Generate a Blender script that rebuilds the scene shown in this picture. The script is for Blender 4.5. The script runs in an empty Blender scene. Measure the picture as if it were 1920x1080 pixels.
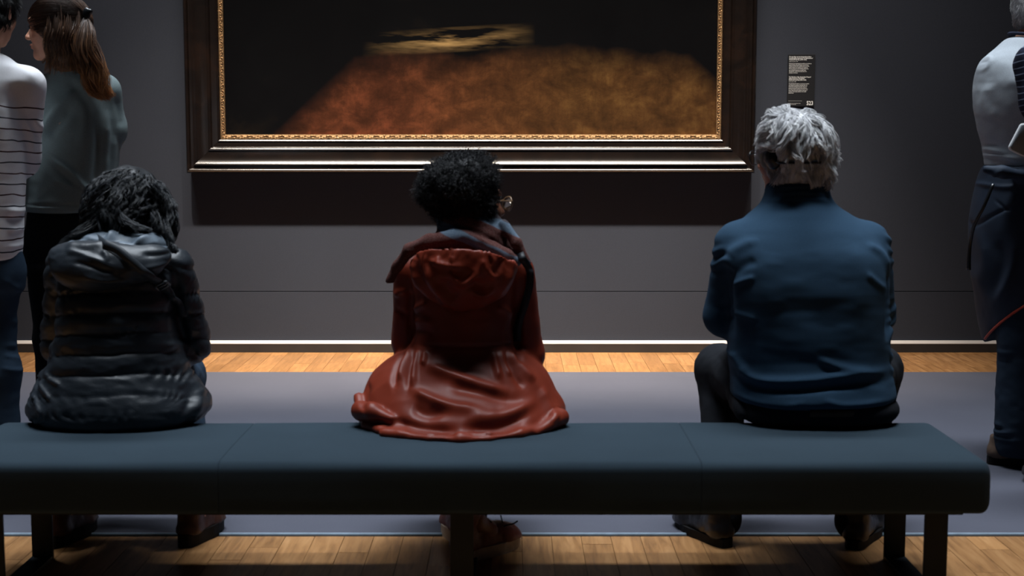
import bpy, math, random
import numpy as np
from mathutils import Vector, Matrix, Euler

random.seed(7)
RNG = np.random.default_rng(7)
scene = bpy.context.scene
COL = scene.collection

# ------------------------------------------------------------------ camera
cam_d = bpy.data.cameras.new('camera')
cam_d.lens = 50.0
cam_d.sensor_width = 36.0
cam_d.clip_end = 60
cam_d.dof.use_dof = True
cam_d.dof.focus_distance = 7.7
cam_d.dof.aperture_fstop = 6.3
cam = bpy.data.objects.new('camera', cam_d)
COL.objects.link(cam)
cam.location = (0, 0, 1.21)
cam.rotation_euler = (math.radians(90 - 6.06), 0, 0)
scene.camera = cam

# ------------------------------------------------------------------ world, lamps, exposure
scene.view_settings.view_transform = 'Standard'
scene.view_settings.look = 'None'
scene.view_settings.exposure = 0.0
scene.view_settings.gamma = 1.0
scene.view_settings.use_curve_mapping = False

world = bpy.data.worlds.new('gallery_air')
scene.world = world
world.use_nodes = True
wb = world.node_tree.nodes['Background']
wb.inputs[0].default_value = (0.30, 0.42, 0.60, 1)
wb.inputs[1].default_value = 0.014


def area(name, loc, target, sx, sy, power, color, spread=180):
    d = bpy.data.lights.new(name, 'AREA')
    d.shape = 'RECTANGLE'
    d.size, d.size_y = sx, sy
    d.energy = power
    d.color = color
    d.spread = math.radians(spread)
    o = bpy.data.objects.new(name, d)
    COL.objects.link(o)
    o.location = loc
    v = Vector(target) - Vector(loc)
    o.rotation_euler = v.to_track_quat('-Z', 'Y').to_euler()
    return o


def spot(name, loc, target, power, color, angle, blend, radius):
    d = bpy.data.lights.new(name, 'SPOT')
    d.energy = power
    d.color = color
    d.spot_size = math.radians(angle)
    d.spot_blend = blend
    d.shadow_soft_size = radius
    o = bpy.data.objects.new(name, d)
    COL.objects.link(o)
    o.location = loc
    v = Vector(target) - Vector(loc)
    o.rotation_euler = v.to_track_quat('-Z', 'Y').to_euler()
    return o


# daylight panels of the gallery roof, above the visitors
area('skylight', (0.0, 5.25, 5.4), (0.0, 5.25, 0.0), 6.0, 0.6, 106, (0.84, 0.92, 1.0), 58)
area('skylight', (0.0, 3.45, 5.4), (0.0, 3.55, 0.0), 5.4, 0.3, 24, (0.84, 0.92, 1.0), 36)
# continuous strip that runs along the picture wall
area('wall_strip', (-0.2, 6.05, 5.1), (-0.2, 7.9, 0.9), 4.6, 0.12, 56, (1.0, 0.91, 0.80), 60)
# track spots aimed at the painting
for sx in (-1.75, -0.95, -0.2, 0.55, 1.3):
    spot('track_spot', (sx, 5.98, 5.12), (sx * 0.92 - 0.02, 7.55, 0.0), 1180, (1.0, 0.88, 0.74), 34, 1.0, 0.05)


# ------------------------------------------------------------------ materials
def lin(r, g, b):
    def f(c):
        c /= 255.0
        return c / 12.92 if c <= 0.04045 else ((c + 0.055) / 1.055) ** 2.4
    return (f(r), f(g), f(b), 1.0)


class NT:
    def __init__(s, name):
        s.m = bpy.data.materials.new(name)
        s.m.use_nodes = True
        s.t = s.m.node_tree
        s.b = s.t.nodes['Principled BSDF']
        s.co = None

    def n(s, typ, **kw):
        nd = s.t.nodes.new(typ)
        for k, v in kw.items():
            setattr(nd, k, v)
        return nd

    def l(s, a, b):
        s.t.links.new(a, b)

    def coord(s, scale=(1, 1, 1), rot=(0, 0, 0)):
        if s.co is None:
            s.co = s.n('ShaderNodeTexCoord')
        mp = s.n('ShaderNodeMapping')
        mp.inputs['Scale'].default_value = scale
        mp.inputs['Rotation'].default_value = rot
        s.l(s.co.outputs['Object'], mp.inputs['Vector'])
        return mp.outputs['Vector']

    def noise(s, vec, scale, detail=4, rough=0.55, dist=0.0):
        nd = s.n('ShaderNodeTexNoise')
        nd.inputs['Scale'].default_value = scale
        nd.inputs['Detail'].default_value = detail
        nd.inputs['Roughness'].default_value = rough
        nd.inputs['Distortion'].default_value = dist
        s.l(vec, nd.inputs['Vector'])
        return nd.outputs['Fac']

    def ramp(s, fac, stops, interp='LINEAR'):
        nd = s.n('ShaderNodeValToRGB')
        cr = nd.color_ramp
        cr.interpolation = interp
        while len(cr.elements) < len(stops):
            cr.elements.new(0.5)
        for e, (p, c) in zip(cr.elements, stops):
            e.position = p
            e.color = c if len(c) == 4 else (*c, 1)
        s.l(fac, nd.inputs['Fac'])
        return nd.outputs['Color']

    def mix(s, fac, a, b, blend='MIX'):
        nd = s.n('ShaderNodeMix', data_type='RGBA', blend_type=blend)
        for sock, v in ((0, fac), (6, a), (7, b)):
            if isinstance(v, (int, float)):
                nd.inputs[sock].default_value = v
            elif isinstance(v, tuple):
                nd.inputs[sock].default_value = v
            else:
                s.l(v, nd.inputs[sock])
        return nd.outputs[2]

    def math(s, op, a, b=0.0, c=0.0):
        nd = s.n('ShaderNodeMath', operation=op)
        for i, v in enumerate((a, b, c)):
            if isinstance(v, (int, float)):
                nd.inputs[i].default_value = v
            else:
                s.l(v, nd.inputs[i])
        return nd.outputs[0]

    def bump(s, h, strength, dist):
        nd = s.n('ShaderNodeBump')
        nd.inputs['Strength'].default_value = strength
        nd.inputs['Distance'].default_value = dist
        s.l(h, nd.inputs['Height'])
        s.l(nd.outputs['Normal'], s.b.inputs['Normal'])

    def base(s, v):
        if isinstance(v, tuple):
            s.b.inputs['Base Color'].default_value = v
        else:
            s.l(v, s.b.inputs['Base Color'])

    def set(s, rough=0.6, spec=0.5, metal=0.0, sheen=0.0, coat=0.0):
        s.b.inputs['Roughness'].default_value = rough
        s.b.inputs['Specular IOR Level'].default_value = spec
        s.b.inputs['Metallic'].default_value = metal
        s.b.inputs['Sheen Weight'].default_value = sheen
        s.b.inputs['Coat Weight'].default_value = coat
        return s.m


def mul(c, k):
    return (c[0] * k, c[1] * k, c[2] * k, 1)


def cloth_mat(name, c, rough=0.9, spec=0.2, sheen=0.0, weave=900, wstr=0.25, var=0.25, vs=9, wd=0.0006):
    k = NT(name)
    v = k.coord()
    f = k.noise(v, vs, 5, 0.6)
    fine = k.noise(v, weave, 2, 0.6)
    a = k.ramp(f, [(0.25, mul(c, 1 - var)), (0.75, mul(c, 1 + var))])
    col = k.mix(0.35, a, k.ramp(fine, [(0.3, mul(c, 0.6)), (0.7, mul(c, 1.4))]))
    k.base(col)
    k.bump(fine, wstr, wd)
    return k.set(rough, spec, 0, sheen)


def plain(name, c, rough=0.5, spec=0.5, metal=0.0, coat=0.0, var=0.15, vs=30, bs=0.0):
    k = NT(name)
    v = k.coord()
    f = k.noise(v, vs, 4)
    k.base(k.ramp(f, [(0.3, mul(c, 1 - var)), (0.7, mul(c, 1 + var))]))
    if bs:
        k.bump(k.noise(v, vs * 8, 3), bs, 0.001)
    return k.set(rough, spec, metal, 0, coat)


def hair_mat(name, c, c2, rough=0.42, spec=0.5, vs=40):
    k = NT(name)
    v = k.coord()
    f = k.noise(v, vs, 3, 0.6)
    at = k.n('ShaderNodeAttribute', attribute_name='tone')
    f = k.math('MULTIPLY_ADD', at.outputs['Fac'], 0.75, k.math('MULTIPLY_ADD', f, 0.6, -0.18))
    k.base(k.ramp(f, [(0.15, c), (0.85, c2)]))
    return k.set(rough, spec)


def skin_mat(name, c):
    k = NT(name)
    v = k.coord()
    f = k.noise(v, 25, 4)
    k.base(k.ramp(f, [(0.3, mul(c, 0.85)), (0.7, mul(c, 1.1))]))
    k.b.inputs['Subsurface Weight'].default_value = 0.08
    k.b.inputs['Subsurface Radius'].default_value = (0.01, 0.004, 0.002)
    k.bump(k.noise(v, 600, 2), 0.15, 0.0005)
    return k.set(0.5, 0.4)


# ------------------------------------------------------------------ objects
def empty(name, loc, label=None, cat=None, group=None):
    o = bpy.data.objects.new(name, None)
    o.empty_display_size = 0.1
    COL.objects.link(o)
    o.location = loc
    if label:
        o['label'] = label
    if cat:
        o['category'] = cat
    if group:
        o['group'] = group
    return o


def origin(p):
    v = Vector((0, 0, 0))
    while p is not None:
        v = v + p.location
        p = p.parent
    return np.array(v)


def mk(name, V, F, mat, parent=None, smooth=True, label=None):
    """link one mesh object; V in world metres, F a quad/tri array or list"""
    V = np.asarray(V, np.float64)
    if parent is not None:
        V = V - origin(parent)
    me = bpy.data.meshes.new(name)
    if isinstance(F, np.ndarray):
        n, k = F.shape
        me.vertices.add(len(V))
        me.vertices.foreach_set('co', V.astype(np.float32).ravel())
        me.loops.add(n * k)
        me.loops.foreach_set('vertex_index', F.astype(np.int32).ravel())
        me.polygons.add(n)
        me.polygons.foreach_set('loop_start', np.arange(0, n * k, k, dtype=np.int32))
        me.polygons.foreach_set('loop_total', np.full(n, k, np.int32))
        me.update(calc_edges=True)
    else:
        me.from_pydata([tuple(v) for v in V], [], [tuple(f) for f in F])
        me.update()
    me.polygons.foreach_set('use_smooth', np.full(len(me.polygons), smooth, bool))
    me.validate()
    me.materials.append(mat)
    o = bpy.data.objects.new(name, me)
    COL.objects.link(o)
    if parent is not None:
        o.parent = parent
    if label:
        o['label'] = label
    return o


def top(o, label, cat, group=None):
    o['label'] = label
    o['category'] = cat
    if group:
        o['group'] = group
    return o


def structure(o):
    o['kind'] = 'structure'
    return o


def bevel(o, w, seg=2):
    md = o.modifiers.new('bevel', 'BEVEL')
    md.width = w
    md.segments = seg
    md.limit_method = 'ANGLE'
    md.angle_limit = math.radians(40)
    return o


def box(x0, x1, y0, y1, z0, z1):
    V = np.array([(x, y, z) for x in (x0, x1) for y in (y0, y1) for z in (z0, z1)], float)
    F = np.array([(0, 1, 3, 2), (4, 6, 7, 5), (0, 4, 5, 1), (2, 3, 7, 6), (0, 2, 6, 4), (1, 5, 7, 3)])
    return V, F


def join(parts):
    Vs, Fs, n = [], [], 0
    for V, F in parts:
        Vs.append(V)
        Fs.append(np.asarray(F) + n)
        n += len(V)
    return np.concatenate(Vs), np.concatenate(Fs)


def tubes(P, R, sides=3, caps=True):
    """P (N,K,3) polylines, R (N,K) radii -> quads"""
    P = np.asarray(P, float)
    N, K, _ = P.shape
    R = np.broadcast_to(np.asarray(R, float), (N, K))
    T = np.empty_like(P)
    T[:, 1:-1] = P[:, 2:] - P[:, :-2]
    T[:, 0] = P[:, 1] - P[:, 0]
    T[:, -1] = P[:, -1] - P[:, -2]
    T /= np.linalg.norm(T, axis=2, keepdims=True) + 1e-12
    ref = np.where(np.abs(T[:, :, 2:3]) < 0.9, np.array([0, 0, 1.0]), np.array([1.0, 0, 0]))
    A = np.cross(T, ref)
    A /= np.linalg.norm(A, axis=2, keepdims=True) + 1e-12
    # keep the frame steady along a strand
    for i in range(1, K):
        a = A[:, i - 1] - T[:, i] * np.sum(A[:, i - 1] * T[:, i], axis=1, keepdims=True)
        A[:, i] = a / (np.linalg.norm(a, axis=1, keepdims=True) + 1e-12)
    B = np.cross(T, A)
    an = np.arange(sides) * 2 * math.pi / sides
    V = (P[:, :, None, :] + R[:, :, None, None] * (np.cos(an)[None, None, :, None] * A[:, :, None, :]
                                                   + np.sin(an)[None, None, :, None] * B[:, :, None, :]))
    idx = np.arange(N * K * sides).reshape(N, K, sides)
    nx = np.roll(idx, -1, axis=2)
    F = np.stack([idx[:, :-1], nx[:, :-1], nx[:, 1:], idx[:, 1:]], axis=-1).reshape(-1, 4)
    V = V.reshape(-1, 3)
    if caps and sides == 4:
        F = np.concatenate([F, idx[:, 0, ::-1], idx[:, -1, :]])
    return V, F


def hair_obj(items, mat, parent, seed=0):
    """base surface first, then strand tubes; items (V, F, verts per strand or 0); a lighter or darker tone per strand"""
    q = np.random.default_rng(seed)
    tone = []
    for V, F, per in items:
        if per:
            n = len(V) // per
            tone.append(np.repeat(np.clip(q.normal(.5, .28, n), 0, 1), per))
        else:
            tone.append(np.full(len(V), .3))
    o = mk('hair', *join([(V, F) for V, F, p_ in items]), mat, parent)
    a = o.data.attributes.new('tone', 'FLOAT', 'POINT')
    a.data.foreach_set('value', np.concatenate(tone).astype(np.float32))
    return o


def smooth_path(pts, n):
    """Catmull-Rom resample of a short control polyline"""
    p = np.asarray(pts, float)
    t = np.linspace(0, len(p) - 1, n)
    i = np.clip(t.astype(int), 0, len(p) - 2)
    f = (t - i)[:, None]
    q = np.vstack([2 * p[0] - p[1], p, 2 * p[-1] - p[-2]])
    a, b, c, d = q[i], q[i + 1], q[i + 2], q[i + 3]
    return 0.5 * (2 * b + (c - a) * f + (2 * a - 5 * b + 4 * c - d) * f * f + (3 * b - a - 3 * c + d) * f ** 3)


def tube(pts, r, n=24, sides=10):
    p = smooth_path(pts, n)
    rr = np.interp(np.linspace(0, 1, n), np.linspace(0, 1, len(np.atleast_1d(r))), np.atleast_1d(r))
    V, F = tubes(p[None], rr[None], sides, False)
    c0, c1 = len(V), len(V) + 1
    V = np.vstack([V, p[:1], p[-1:]])
    last = (n - 1) * sides
    caps = [(c0, (k + 1) % sides, k, k) for k in range(sides)] + [(c1, last + k, last + (k + 1) % sides, last + (k + 1) % sides) for k in range(sides)]
    Fl = [tuple(f) for f in F] + [c[:3] for c in caps]
    return V, Fl


# ------------------------------------------------------------------ noise
def vnoise(P, seed=0):
    """value noise in [-1,1] for points (N,3)"""
    P = np.asarray(P, np.float64)
    i = np.floor(P).astype(np.int64)
    f = P - i
    f = f * f * f * (f * (f * 6 - 15) + 10)
    out = 0

    def h(a, b, c):
        n = (a * 374761393 + b * 668265263 + c * 1274126177 + seed * 974634777) & 0xFFFFFFFF
        n = ((n ^ (n >> 13)) * 1274126177) & 0xFFFFFFFF
        n = n ^ (n >> 16)
        return (n & 0xFFFF) / 32767.5 - 1
    for dx in (0, 1):
        for dy in (0, 1):
            for dz in (0, 1):
                w = (f[:, 0] if dx else 1 - f[:, 0]) * (f[:, 1] if dy else 1 - f[:, 1]) * (f[:, 2] if dz else 1 - f[:, 2])
                out = out + w * h(i[:, 0] + dx, i[:, 1] + dy, i[:, 2] + dz)
    return out


def fbm(P, oct=3, seed=0):
    a, s, o = 1.0, 0.0, 0.0
    P = np.asarray(P, float)
    for k in range(oct):
        o = o + a * vnoise(P * 2 ** k + 17.3 * k, seed + k)
        s += a
        a *= 0.5
    return o / s


# ------------------------------------------------------------------ solid modelling on a grid (one continuous surface per piece)
def frange(a, b, h):
    return np.arange(a, b + h, h)


def axis(a, b, h, fine=None):
    """axis samples, finer inside [f0,f1]"""
    if not fine:
        return frange(a, b, h).astype(np.float32)
    f0, f1, hf = fine
    f0, f1 = max(a, f0), min(b, f1)
    parts = [np.arange(a, f0 - 0.3 * h, h), np.arange(f0, f1, hf), np.arange(f1, b + h, h)]
    return np.concatenate([p for p in parts if len(p)]).astype(np.float32)


class Field:
    def __init__(s, xs, ys, zs):
        s.ax = (xs, ys, zs)
        s.F = np.full((len(xs), len(ys), len(zs)), 0.5, np.float32)

    @classmethod
    def box(cls, lo, hi, h, fine=None):
        fx = fine or (None, None, None)
        return cls(*(axis(lo[i], hi[i], h, fx[i]) for i in range(3)))

    def _sub(s, lo, hi, pad):
        sl = []
        for i in range(3):
            a = np.searchsorted(s.ax[i], lo[i] - pad)
            b = np.searchsorted(s.ax[i], hi[i] + pad)
            if b - a < 2:
                return None
            sl.append(slice(a, b))
        X = s.ax[0][sl[0]][:, None, None]
        Y = s.ax[1][sl[1]][None, :, None]
        Z = s.ax[2][sl[2]][None, None, :]
        return tuple(sl), X, Y, Z

    def put(s, fn, lo, hi, k=0.02, op='add'):
        r = s._sub(lo, hi, k + 0.03)
        if r is None:
            return
        sl, X, Y, Z = r
        d = fn(X, Y, Z)
        F = s.F[sl]
        if op == 'add':
            h = np.maximum(k - np.abs(F - d), 0) / max(k, 1e-6)
            s.F[sl] = np.minimum(F, d) - h * h * k * 0.25
        elif op == 'cut':
            h = np.maximum(k - np.abs(F + d), 0) / max(k, 1e-6)
            s.F[sl] = np.maximum(F, -d) + h * h * k * 0.25
        elif op == 'and':
            s.F[sl] = np.maximum(F, d)

    def cone(s, a, b, ra, rb, k=0.02, op='add'):
        a = np.asarray(a, float)
        b = np.asarray(b, float)
        ab = b - a
        L = float(ab @ ab) + 1e-9
        r = max(ra, rb)

        def fn(X, Y, Z):
            px, py, pz = X - a[0], Y - a[1], Z - a[2]
            t = np.clip((px * ab[0] + py * ab[1] + pz * ab[2]) / L, 0, 1)
            return np.sqrt((px - t * ab[0]) ** 2 + (py - t * ab[1]) ** 2 + (pz - t * ab[2]) ** 2) - (ra + (rb - ra) * t)
        s.put(fn, np.minimum(a, b) - r, np.maximum(a, b) + r, k, op)

    def chain(s, pts, rad, k=0.02, op='add'):
        for i in range(len(pts) - 1):
            s.cone(pts[i], pts[i + 1], rad[i], rad[i + 1], k, op)

    def ell(s, c, r, k=0.02, R=None, op='add'):
        c = np.asarray(c, float)
        r = np.asarray(r, float)
        M = np.eye(3) if R is None else np.asarray(R)
        ext = np.sqrt(((M * r[None, :]) ** 2).sum(1))

        def fn(X, Y, Z):
            px, py, pz = X - c[0], Y - c[1], Z - c[2]
            q = [(px * M[0, i] + py * M[1, i] + pz * M[2, i]) for i in range(3)]
            k0 = np.sqrt((q[0] / r[0]) ** 2 + (q[1] / r[1]) ** 2 + (q[2] / r[2]) ** 2)
            k1 = np.sqrt((q[0] / r[0] ** 2) ** 2 + (q[1] / r[1] ** 2) ** 2 + (q[2] / r[2] ** 2) ** 2)
            return k0 * (k0 - 1) / (k1 + 1e-6)
        s.put(fn, c - ext, c + ext, k, op)

    def loft(s, rows, k=0.02, n=2.3, op='add', cap=0.02, grow=0.0):
        """rows: (z, cx, cy, a_left, a_right, b_back, b_front), z rising; smooth in between"""
        T = np.asarray(rows, float)
        zt = T[:, 0]

        def interp(z, j):
            y = T[:, j]
            m = np.gradient(y, zt)
            i = np.clip(np.searchsorted(zt, z) - 1, 0, len(zt) - 2)
            hh = zt[i + 1] - zt[i]
            t = np.clip((z - zt[i]) / hh, 0, 1)
            return ((2 * t ** 3 - 3 * t ** 2 + 1) * y[i] + (t ** 3 - 2 * t ** 2 + t) * hh * m[i]
                    + (-2 * t ** 3 + 3 * t ** 2) * y[i + 1] + (t ** 3 - t ** 2) * hh * m[i + 1])

        def fn(X, Y, Z):
            z = Z[0, 0, :].astype(float)
            cx, cy, al, ar, bb, bf = (interp(z, j)[None, None, :].astype(np.float32) for j in range(1, 7))
            dx = X - cx
            dy = Y - cy
            a = np.where(dx < 0, al, ar) + grow
            b = np.where(dy < 0, bb, bf) + grow
            p = (np.abs(dx / a) ** n + np.abs(dy / b) ** n) ** (1.0 / n)
            d = (p - 1) * np.minimum(a, b)
            c = np.maximum(zt[0] - Z, Z - zt[-1])
            h = np.maximum(cap - np.abs(d - c), 0) / cap
            return np.maximum(d, c) + h * h * cap * 0.25
        am = np.maximum(T[:, 3], T[:, 4]) + abs(grow)
        bm = np.maximum(T[:, 5], T[:, 6]) + abs(grow)
        lo = ((T[:, 1] - am).min(), (T[:, 2] - bm).min(), zt[0])
        hi = ((T[:, 1] + am).max(), (T[:, 2] + bm).max(), zt[-1])
        s.put(fn, lo, hi, k, op)

    def plane_cut(s, p, nrm):
        """remove everything on the side nrm points to"""
        X, Y, Z = s.ax[0][:, None, None], s.ax[1][None, :, None], s.ax[2][None, None, :]
        d = (X - p[0]) * nrm[0] + (Y - p[1]) * nrm[1] + (Z - p[2]) * nrm[2]
        s.F = np.maximum(s.F, d.astype(np.float32))

    def mesh(s, iters=2):
        F = s.F
        F = np.pad(F, 1, constant_values=0.5)
        ax = [np.concatenate([[a[0] - 0.005], a, [a[-1] + 0.005]]).astype(np.float64) for a in s.ax]
        S = F < 0
        nx, ny, nz = F.shape
        c = np.zeros((nx - 1, ny - 1, nz - 1), np.int8)
        for dx in (0, 1):
            for dy in (0, 1):
                for dz in (0, 1):
                    c += S[dx:nx - 1 + dx, dy:ny - 1 + dy, dz:nz - 1 + dz]
        act = (c > 0) & (c < 8)
        I, J, K = np.nonzero(act)
        nv = len(I)
        vid = np.full(act.shape, -1, np.int64)
        vid[I, J, K] = np.arange(nv)
        acc = np.zeros((nv, 3))
        cnt = np.zeros(nv)
        for a0 in range(3):
            o1, o2 = [(1, 2), (0, 2), (0, 1)][a0]
            for u in (0, 1):
                for v in (0, 1):
                    off0 = [0, 0, 0]
                    off0[o1] = u
                    off0[o2] = v
                    off1 = list(off0)
                    off1[a0] = 1
                    f0 = F[I + off0[0], J + off0[1], K + off0[2]]
                    f1 = F[I + off1[0], J + off1[1], K + off1[2]]
                    m = (f0 < 0) != (f1 < 0)
                    t = np.where(m, f0 / np.where(m, f0 - f1, 1), 0)
                    idx = (I, J, K)
                    p0 = [ax[q][idx[q] + off0[q]] for q in range(3)]
                    p1 = [ax[q][idx[q] + off1[q]] for q in range(3)]
                    for q in range(3):
                        acc[:, q] += np.where(m, p0[q] + t * (p1[q] - p0[q]), 0)
                    cnt += m
        V = acc / cnt[:, None]
        quads = []
        for a0 in range(3):
            o1, o2 = [(1, 2), (2, 0), (0, 1)][a0]
            lo = [slice(1, -1)] * 3
            lo[a0] = slice(0, -1)
            hi = [slice(1, -1)] * 3
            hi[a0] = slice(1, None)
            s0, s1 = S[tuple(lo)], S[tuple(hi)]
            e = np.argwhere(s0 != s1)
            if not len(e):
                continue
            flip = s0[tuple(e.T)]
            e = e + np.array([0 if q == a0 else 1 for q in range(3)])
            q4 = []
            for du, dv in ((-1, -1), (0, -1), (0, 0), (-1, 0)):
                p = e.copy()
                p[:, o1] += du
                p[:, o2] += dv
                q4.append(vid[p[:, 0], p[:, 1], p[:, 2]])
            q = np.stack(q4, 1)
            q[~flip] = q[~flip][:, ::-1]
            quads.append(q)
        Q = np.concatenate(quads)
        Q = Q[(Q >= 0).all(1)]
        return relax(V, Q, iters), Q


def relax(V, Q, iters):
    if iters == 0:
        return V
    e0 = Q.ravel()
    e1 = np.roll(Q, -1, axis=1).ravel()
    n = len(V)
    deg = np.bincount(e0, minlength=n) + np.bincount(e1, minlength=n)
    for k in range(iters):
        acc = np.empty_like(V)
        for q in range(3):
            acc[:, q] = np.bincount(e0, V[e1, q], n) + np.bincount(e1, V[e0, q], n)
        V = 0.5 * V + 0.5 * acc / np.maximum(deg, 1)[:, None]
    return V


def normals(V, Q):
    n = np.cross(V[Q[:, 2]] - V[Q[:, 0]], V[Q[:, 3]] - V[Q[:, 1]])
    out = np.zeros_like(V)
    for q in range(3):
        for c in range(4):
            out[:, q] += np.bincount(Q[:, c], n[:, q], len(V))
    return out / (np.linalg.norm(out, axis=1, keepdims=True) + 1e-12)


def folds(V, N, items, back=True):
    """cloth creases on the camera-far/near side: items (polyline of (x,z), height, width)"""
    d = np.zeros(len(V))
    x, z = V[:, 0], V[:, 2]
    w8 = np.clip(0.35 - N[:, 1], 0, 0.5) * 2 if back else np.ones(len(V))
    for pts, amp, wid in items:
        p = smooth_path(pts, 4 * len(pts))
        lo, hi = p.min(0) - 3 * wid, p.max(0) + 3 * wid
        sel = np.nonzero((x > lo[0]) & (x < hi[0]) & (z > lo[1]) & (z < hi[1]) & (w8 > 0))[0]
        if not len(sel):
            continue
        best = np.full(len(sel), 9.0)
        tt = np.zeros(len(sel))
        for i in range(len(p) - 1):
            a, b = p[i], p[i + 1]
            ab = b - a
            t = np.clip(((x[sel] - a[0]) * ab[0] + (z[sel] - a[1]) * ab[1]) / (ab @ ab + 1e-12), 0, 1)
            q = np.hypot(x[sel] - a[0] - t * ab[0], z[sel] - a[1] - t * ab[1])
            m = q < best
            best = np.where(m, q, best)
            tt = np.where(m, (i + t) / (len(p) - 1), tt)
        env = np.clip(np.minimum(tt, 1 - tt) * 5, 0.12, 1)
        d[sel] += amp * env * np.exp(-(best / wid) ** 2)
    return d * w8


def rot(yaw=0, pitch=0, roll=0):
    """columns: local x, y(forward), z(up). yaw>0 turns left, pitch>0 looks up"""
    return np.array(Matrix.Rotation(math.radians(yaw), 3, 'Z') @ Matrix.Rotation(math.radians(pitch), 3, 'X') @ Matrix.Rotation(math.radians(roll), 3, 'Y'))


# ------------------------------------------------------------------ people
def head_parts(f, H, R, s=1.0, female=False):
    H = np.asarray(H, float)

    def L(x, y, z):
        return H + R @ (np.array([x, y, z]) * s)

    def e(c, r, k=0.02, op='add', M=None):
        f.ell(L(*c), np.array(r) * s, k, R if M is None else R @ M, op)
    e((0, -0.012, 0.030), (0.072, 0.094, 0.082))
    e((0, 0.030, -0.030), (0.058, 0.060, 0.085), 0.03)
    e((0, 0.042, -0.078), (0.042 if female else 0.048, 0.046, 0.034), 0.025)
    f.cone(L(-0.008, 0.080, -0.099), L(0.008, 0.080, -0.099), 0.014 * s, 0.014 * s, 0.02)
    for sg in (-1, 1):
        e((sg * 0.042, 0.058, -0.030), (0.024, 0.026, 0.026), 0.025)
    f.cone(L(-0.03, 0.080, 0.024), L(0.03, 0.080, 0.024), 0.011 * s, 0.011 * s, 0.02)
    for sg in (-1, 1):
        e((sg * 0.030, 0.100, 0.003), (0.017, 0.016, 0.011), 0.012, 'cut')
    for sg in (-1, 1):
        e((sg * 0.030, 0.077, 0.003), (0.0135, 0.0125, 0.0125), 0.004)
    f.cone(L(0, 0.088, 0.010), L(0, 0.112, -0.026), 0.0075 * s, 0.0095 * s, 0.012)
    e((0, 0.112, -0.030), (0.010, 0.010, 0.009), 0.01)
    for sg in (-1, 1):
        e((sg * 0.012, 0.100, -0.033), (0.007, 0.010, 0.007), 0.008)
    e((0, 0.096, -0.057), (0.022, 0.010, 0.0055), 0.006)
    e((0, 0.093, -0.068), (0.019, 0.010, 0.0065), 0.006)
    for sg in (-1, 1):
        M = np.array(Matrix.Rotation(math.radians(sg * 18), 3, 'Z'))
        e((sg * 0.075, -0.004, -0.004), (0.008, 0.019, 0.031), 0.008, 'add', M)
        e((sg * 0.084, 0.001, 0.000), (0.006, 0.010, 0.018), 0.005, 'cut', M)


def hand_parts(f, wrist, fdir, nrm, side, curl=0.5):
    """palm, four unequal bent fingers, a thumb from the palm's side; nrm = back of the hand"""
    w = np.asarray(wrist, float)
    d = np.asarray(fdir, float)
    d /= np.linalg.norm(d)
    n = np.asarray(nrm, float)
    n = n - d * (n @ d)
    n /= np.linalg.norm(n)
    u = np.cross(d, n) * side
    palm = w + d * 0.052
    Rm = np.stack([u, d, n], 1)
    f.ell(palm, (0.040, 0.050, 0.016), 0.012, Rm)
    for off, ln in ((-0.030, 0.062), (-0.010, 0.076), (0.010, 0.081), (0.030, 0.072)):
        p = w + d * 0.085 + u * off
        a = curl
        q = [p - d * 0.02]
        ang = 0.15
        for seg in (0.45, 0.32, 0.23):
            ang += a * 0.55
            p = p + (d * math.cos(ang) - n * math.sin(ang)) * ln * seg
            q.append(p)
        f.chain(q, (0.0098, 0.0092, 0.0085, 0.0075), 0.005)
    b = w + d * 0.025 + u * 0.030
    t1 = b + u * 0.028 + d * 0.026 - n * 0.010
    t2 = t1 + u * 0.008 + d * 0.032 - n * 0.010
    f.chain([b, t1, t2], (0.014, 0.0115, 0.009), 0.008)


def body_mesh(J, h=0.007, hh=0.0045, female=False, scale=1.0, slim=1.0):
    """one continuous surface from a dict of joints"""
    pts = np.array([J[k] for k in J if isinstance(J[k], (tuple, list, np.ndarray)) and len(J[k]) == 3 and k not in ('hl_d', 'hr_d', 'hl_n', 'hr_n', 'rot')], float)
    lo = pts.min(0) - 0.16
    hi = pts.max(0) + 0.16
    H = np.asarray(J['head'], float)
    fine = [(H[i] - 0.125, H[i] + 0.125, hh) for i in range(3)]
    f = Field.box(lo, hi, h, fine)
    s = slim
    pel, che, neck = (np.asarray(J[k], float) for k in ('pelvis', 'chest', 'neck'))
    f.cone(pel, (pel + che) / 2, 0.105 * s, 0.095 * s, 0.03)
    f.cone((pel + che) / 2, che, 0.095 * s, 0.105 * s, 0.03)
    f.cone(che, neck, 0.095 * s, 0.055, 0.04)
    f.cone(J['sl'], J['sr'], 0.045 * s, 0.045 * s, 0.04)
    f.cone(J['pl'], J['pr'], 0.074 * s, 0.074 * s, 0.04)
    R = rot(*J['rot'])
    base = H + R @ np.array([0, -0.025, -0.075]) * scale
    f.cone(neck, base, 0.052 * (0.92 if female else 1.08), 0.050 * (0.92 if female else 1.1), 0.03)
    for q in 'lr':
        f.chain([J['s' + q], J['e' + q], J['w' + q]], (0.046 * s, 0.036 * s, 0.026 * s), 0.02)
        f.chain([J['p' + q], J['k' + q], J['a' + q]], (0.062 * s, 0.042 * s, 0.030 * s), 0.03)
        a = np.asarray(J['a' + q], float)
        t = np.asarray(J['t' + q], float)
        f.chain([a, (a + t) / 2 + np.array([0, 0, -0.008]), t], (0.034, 0.030, 0.022), 0.02)
        hand_parts(f, J['w' + q], J['h%s_d' % q], J['h%s_n' % q], J.get('h%s_s' % q, 1 if q == 'l' else -1), J.get('curl', 0.5))
    head_parts(f, H, R, scale, female)
    return f.mesh(2)


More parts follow.
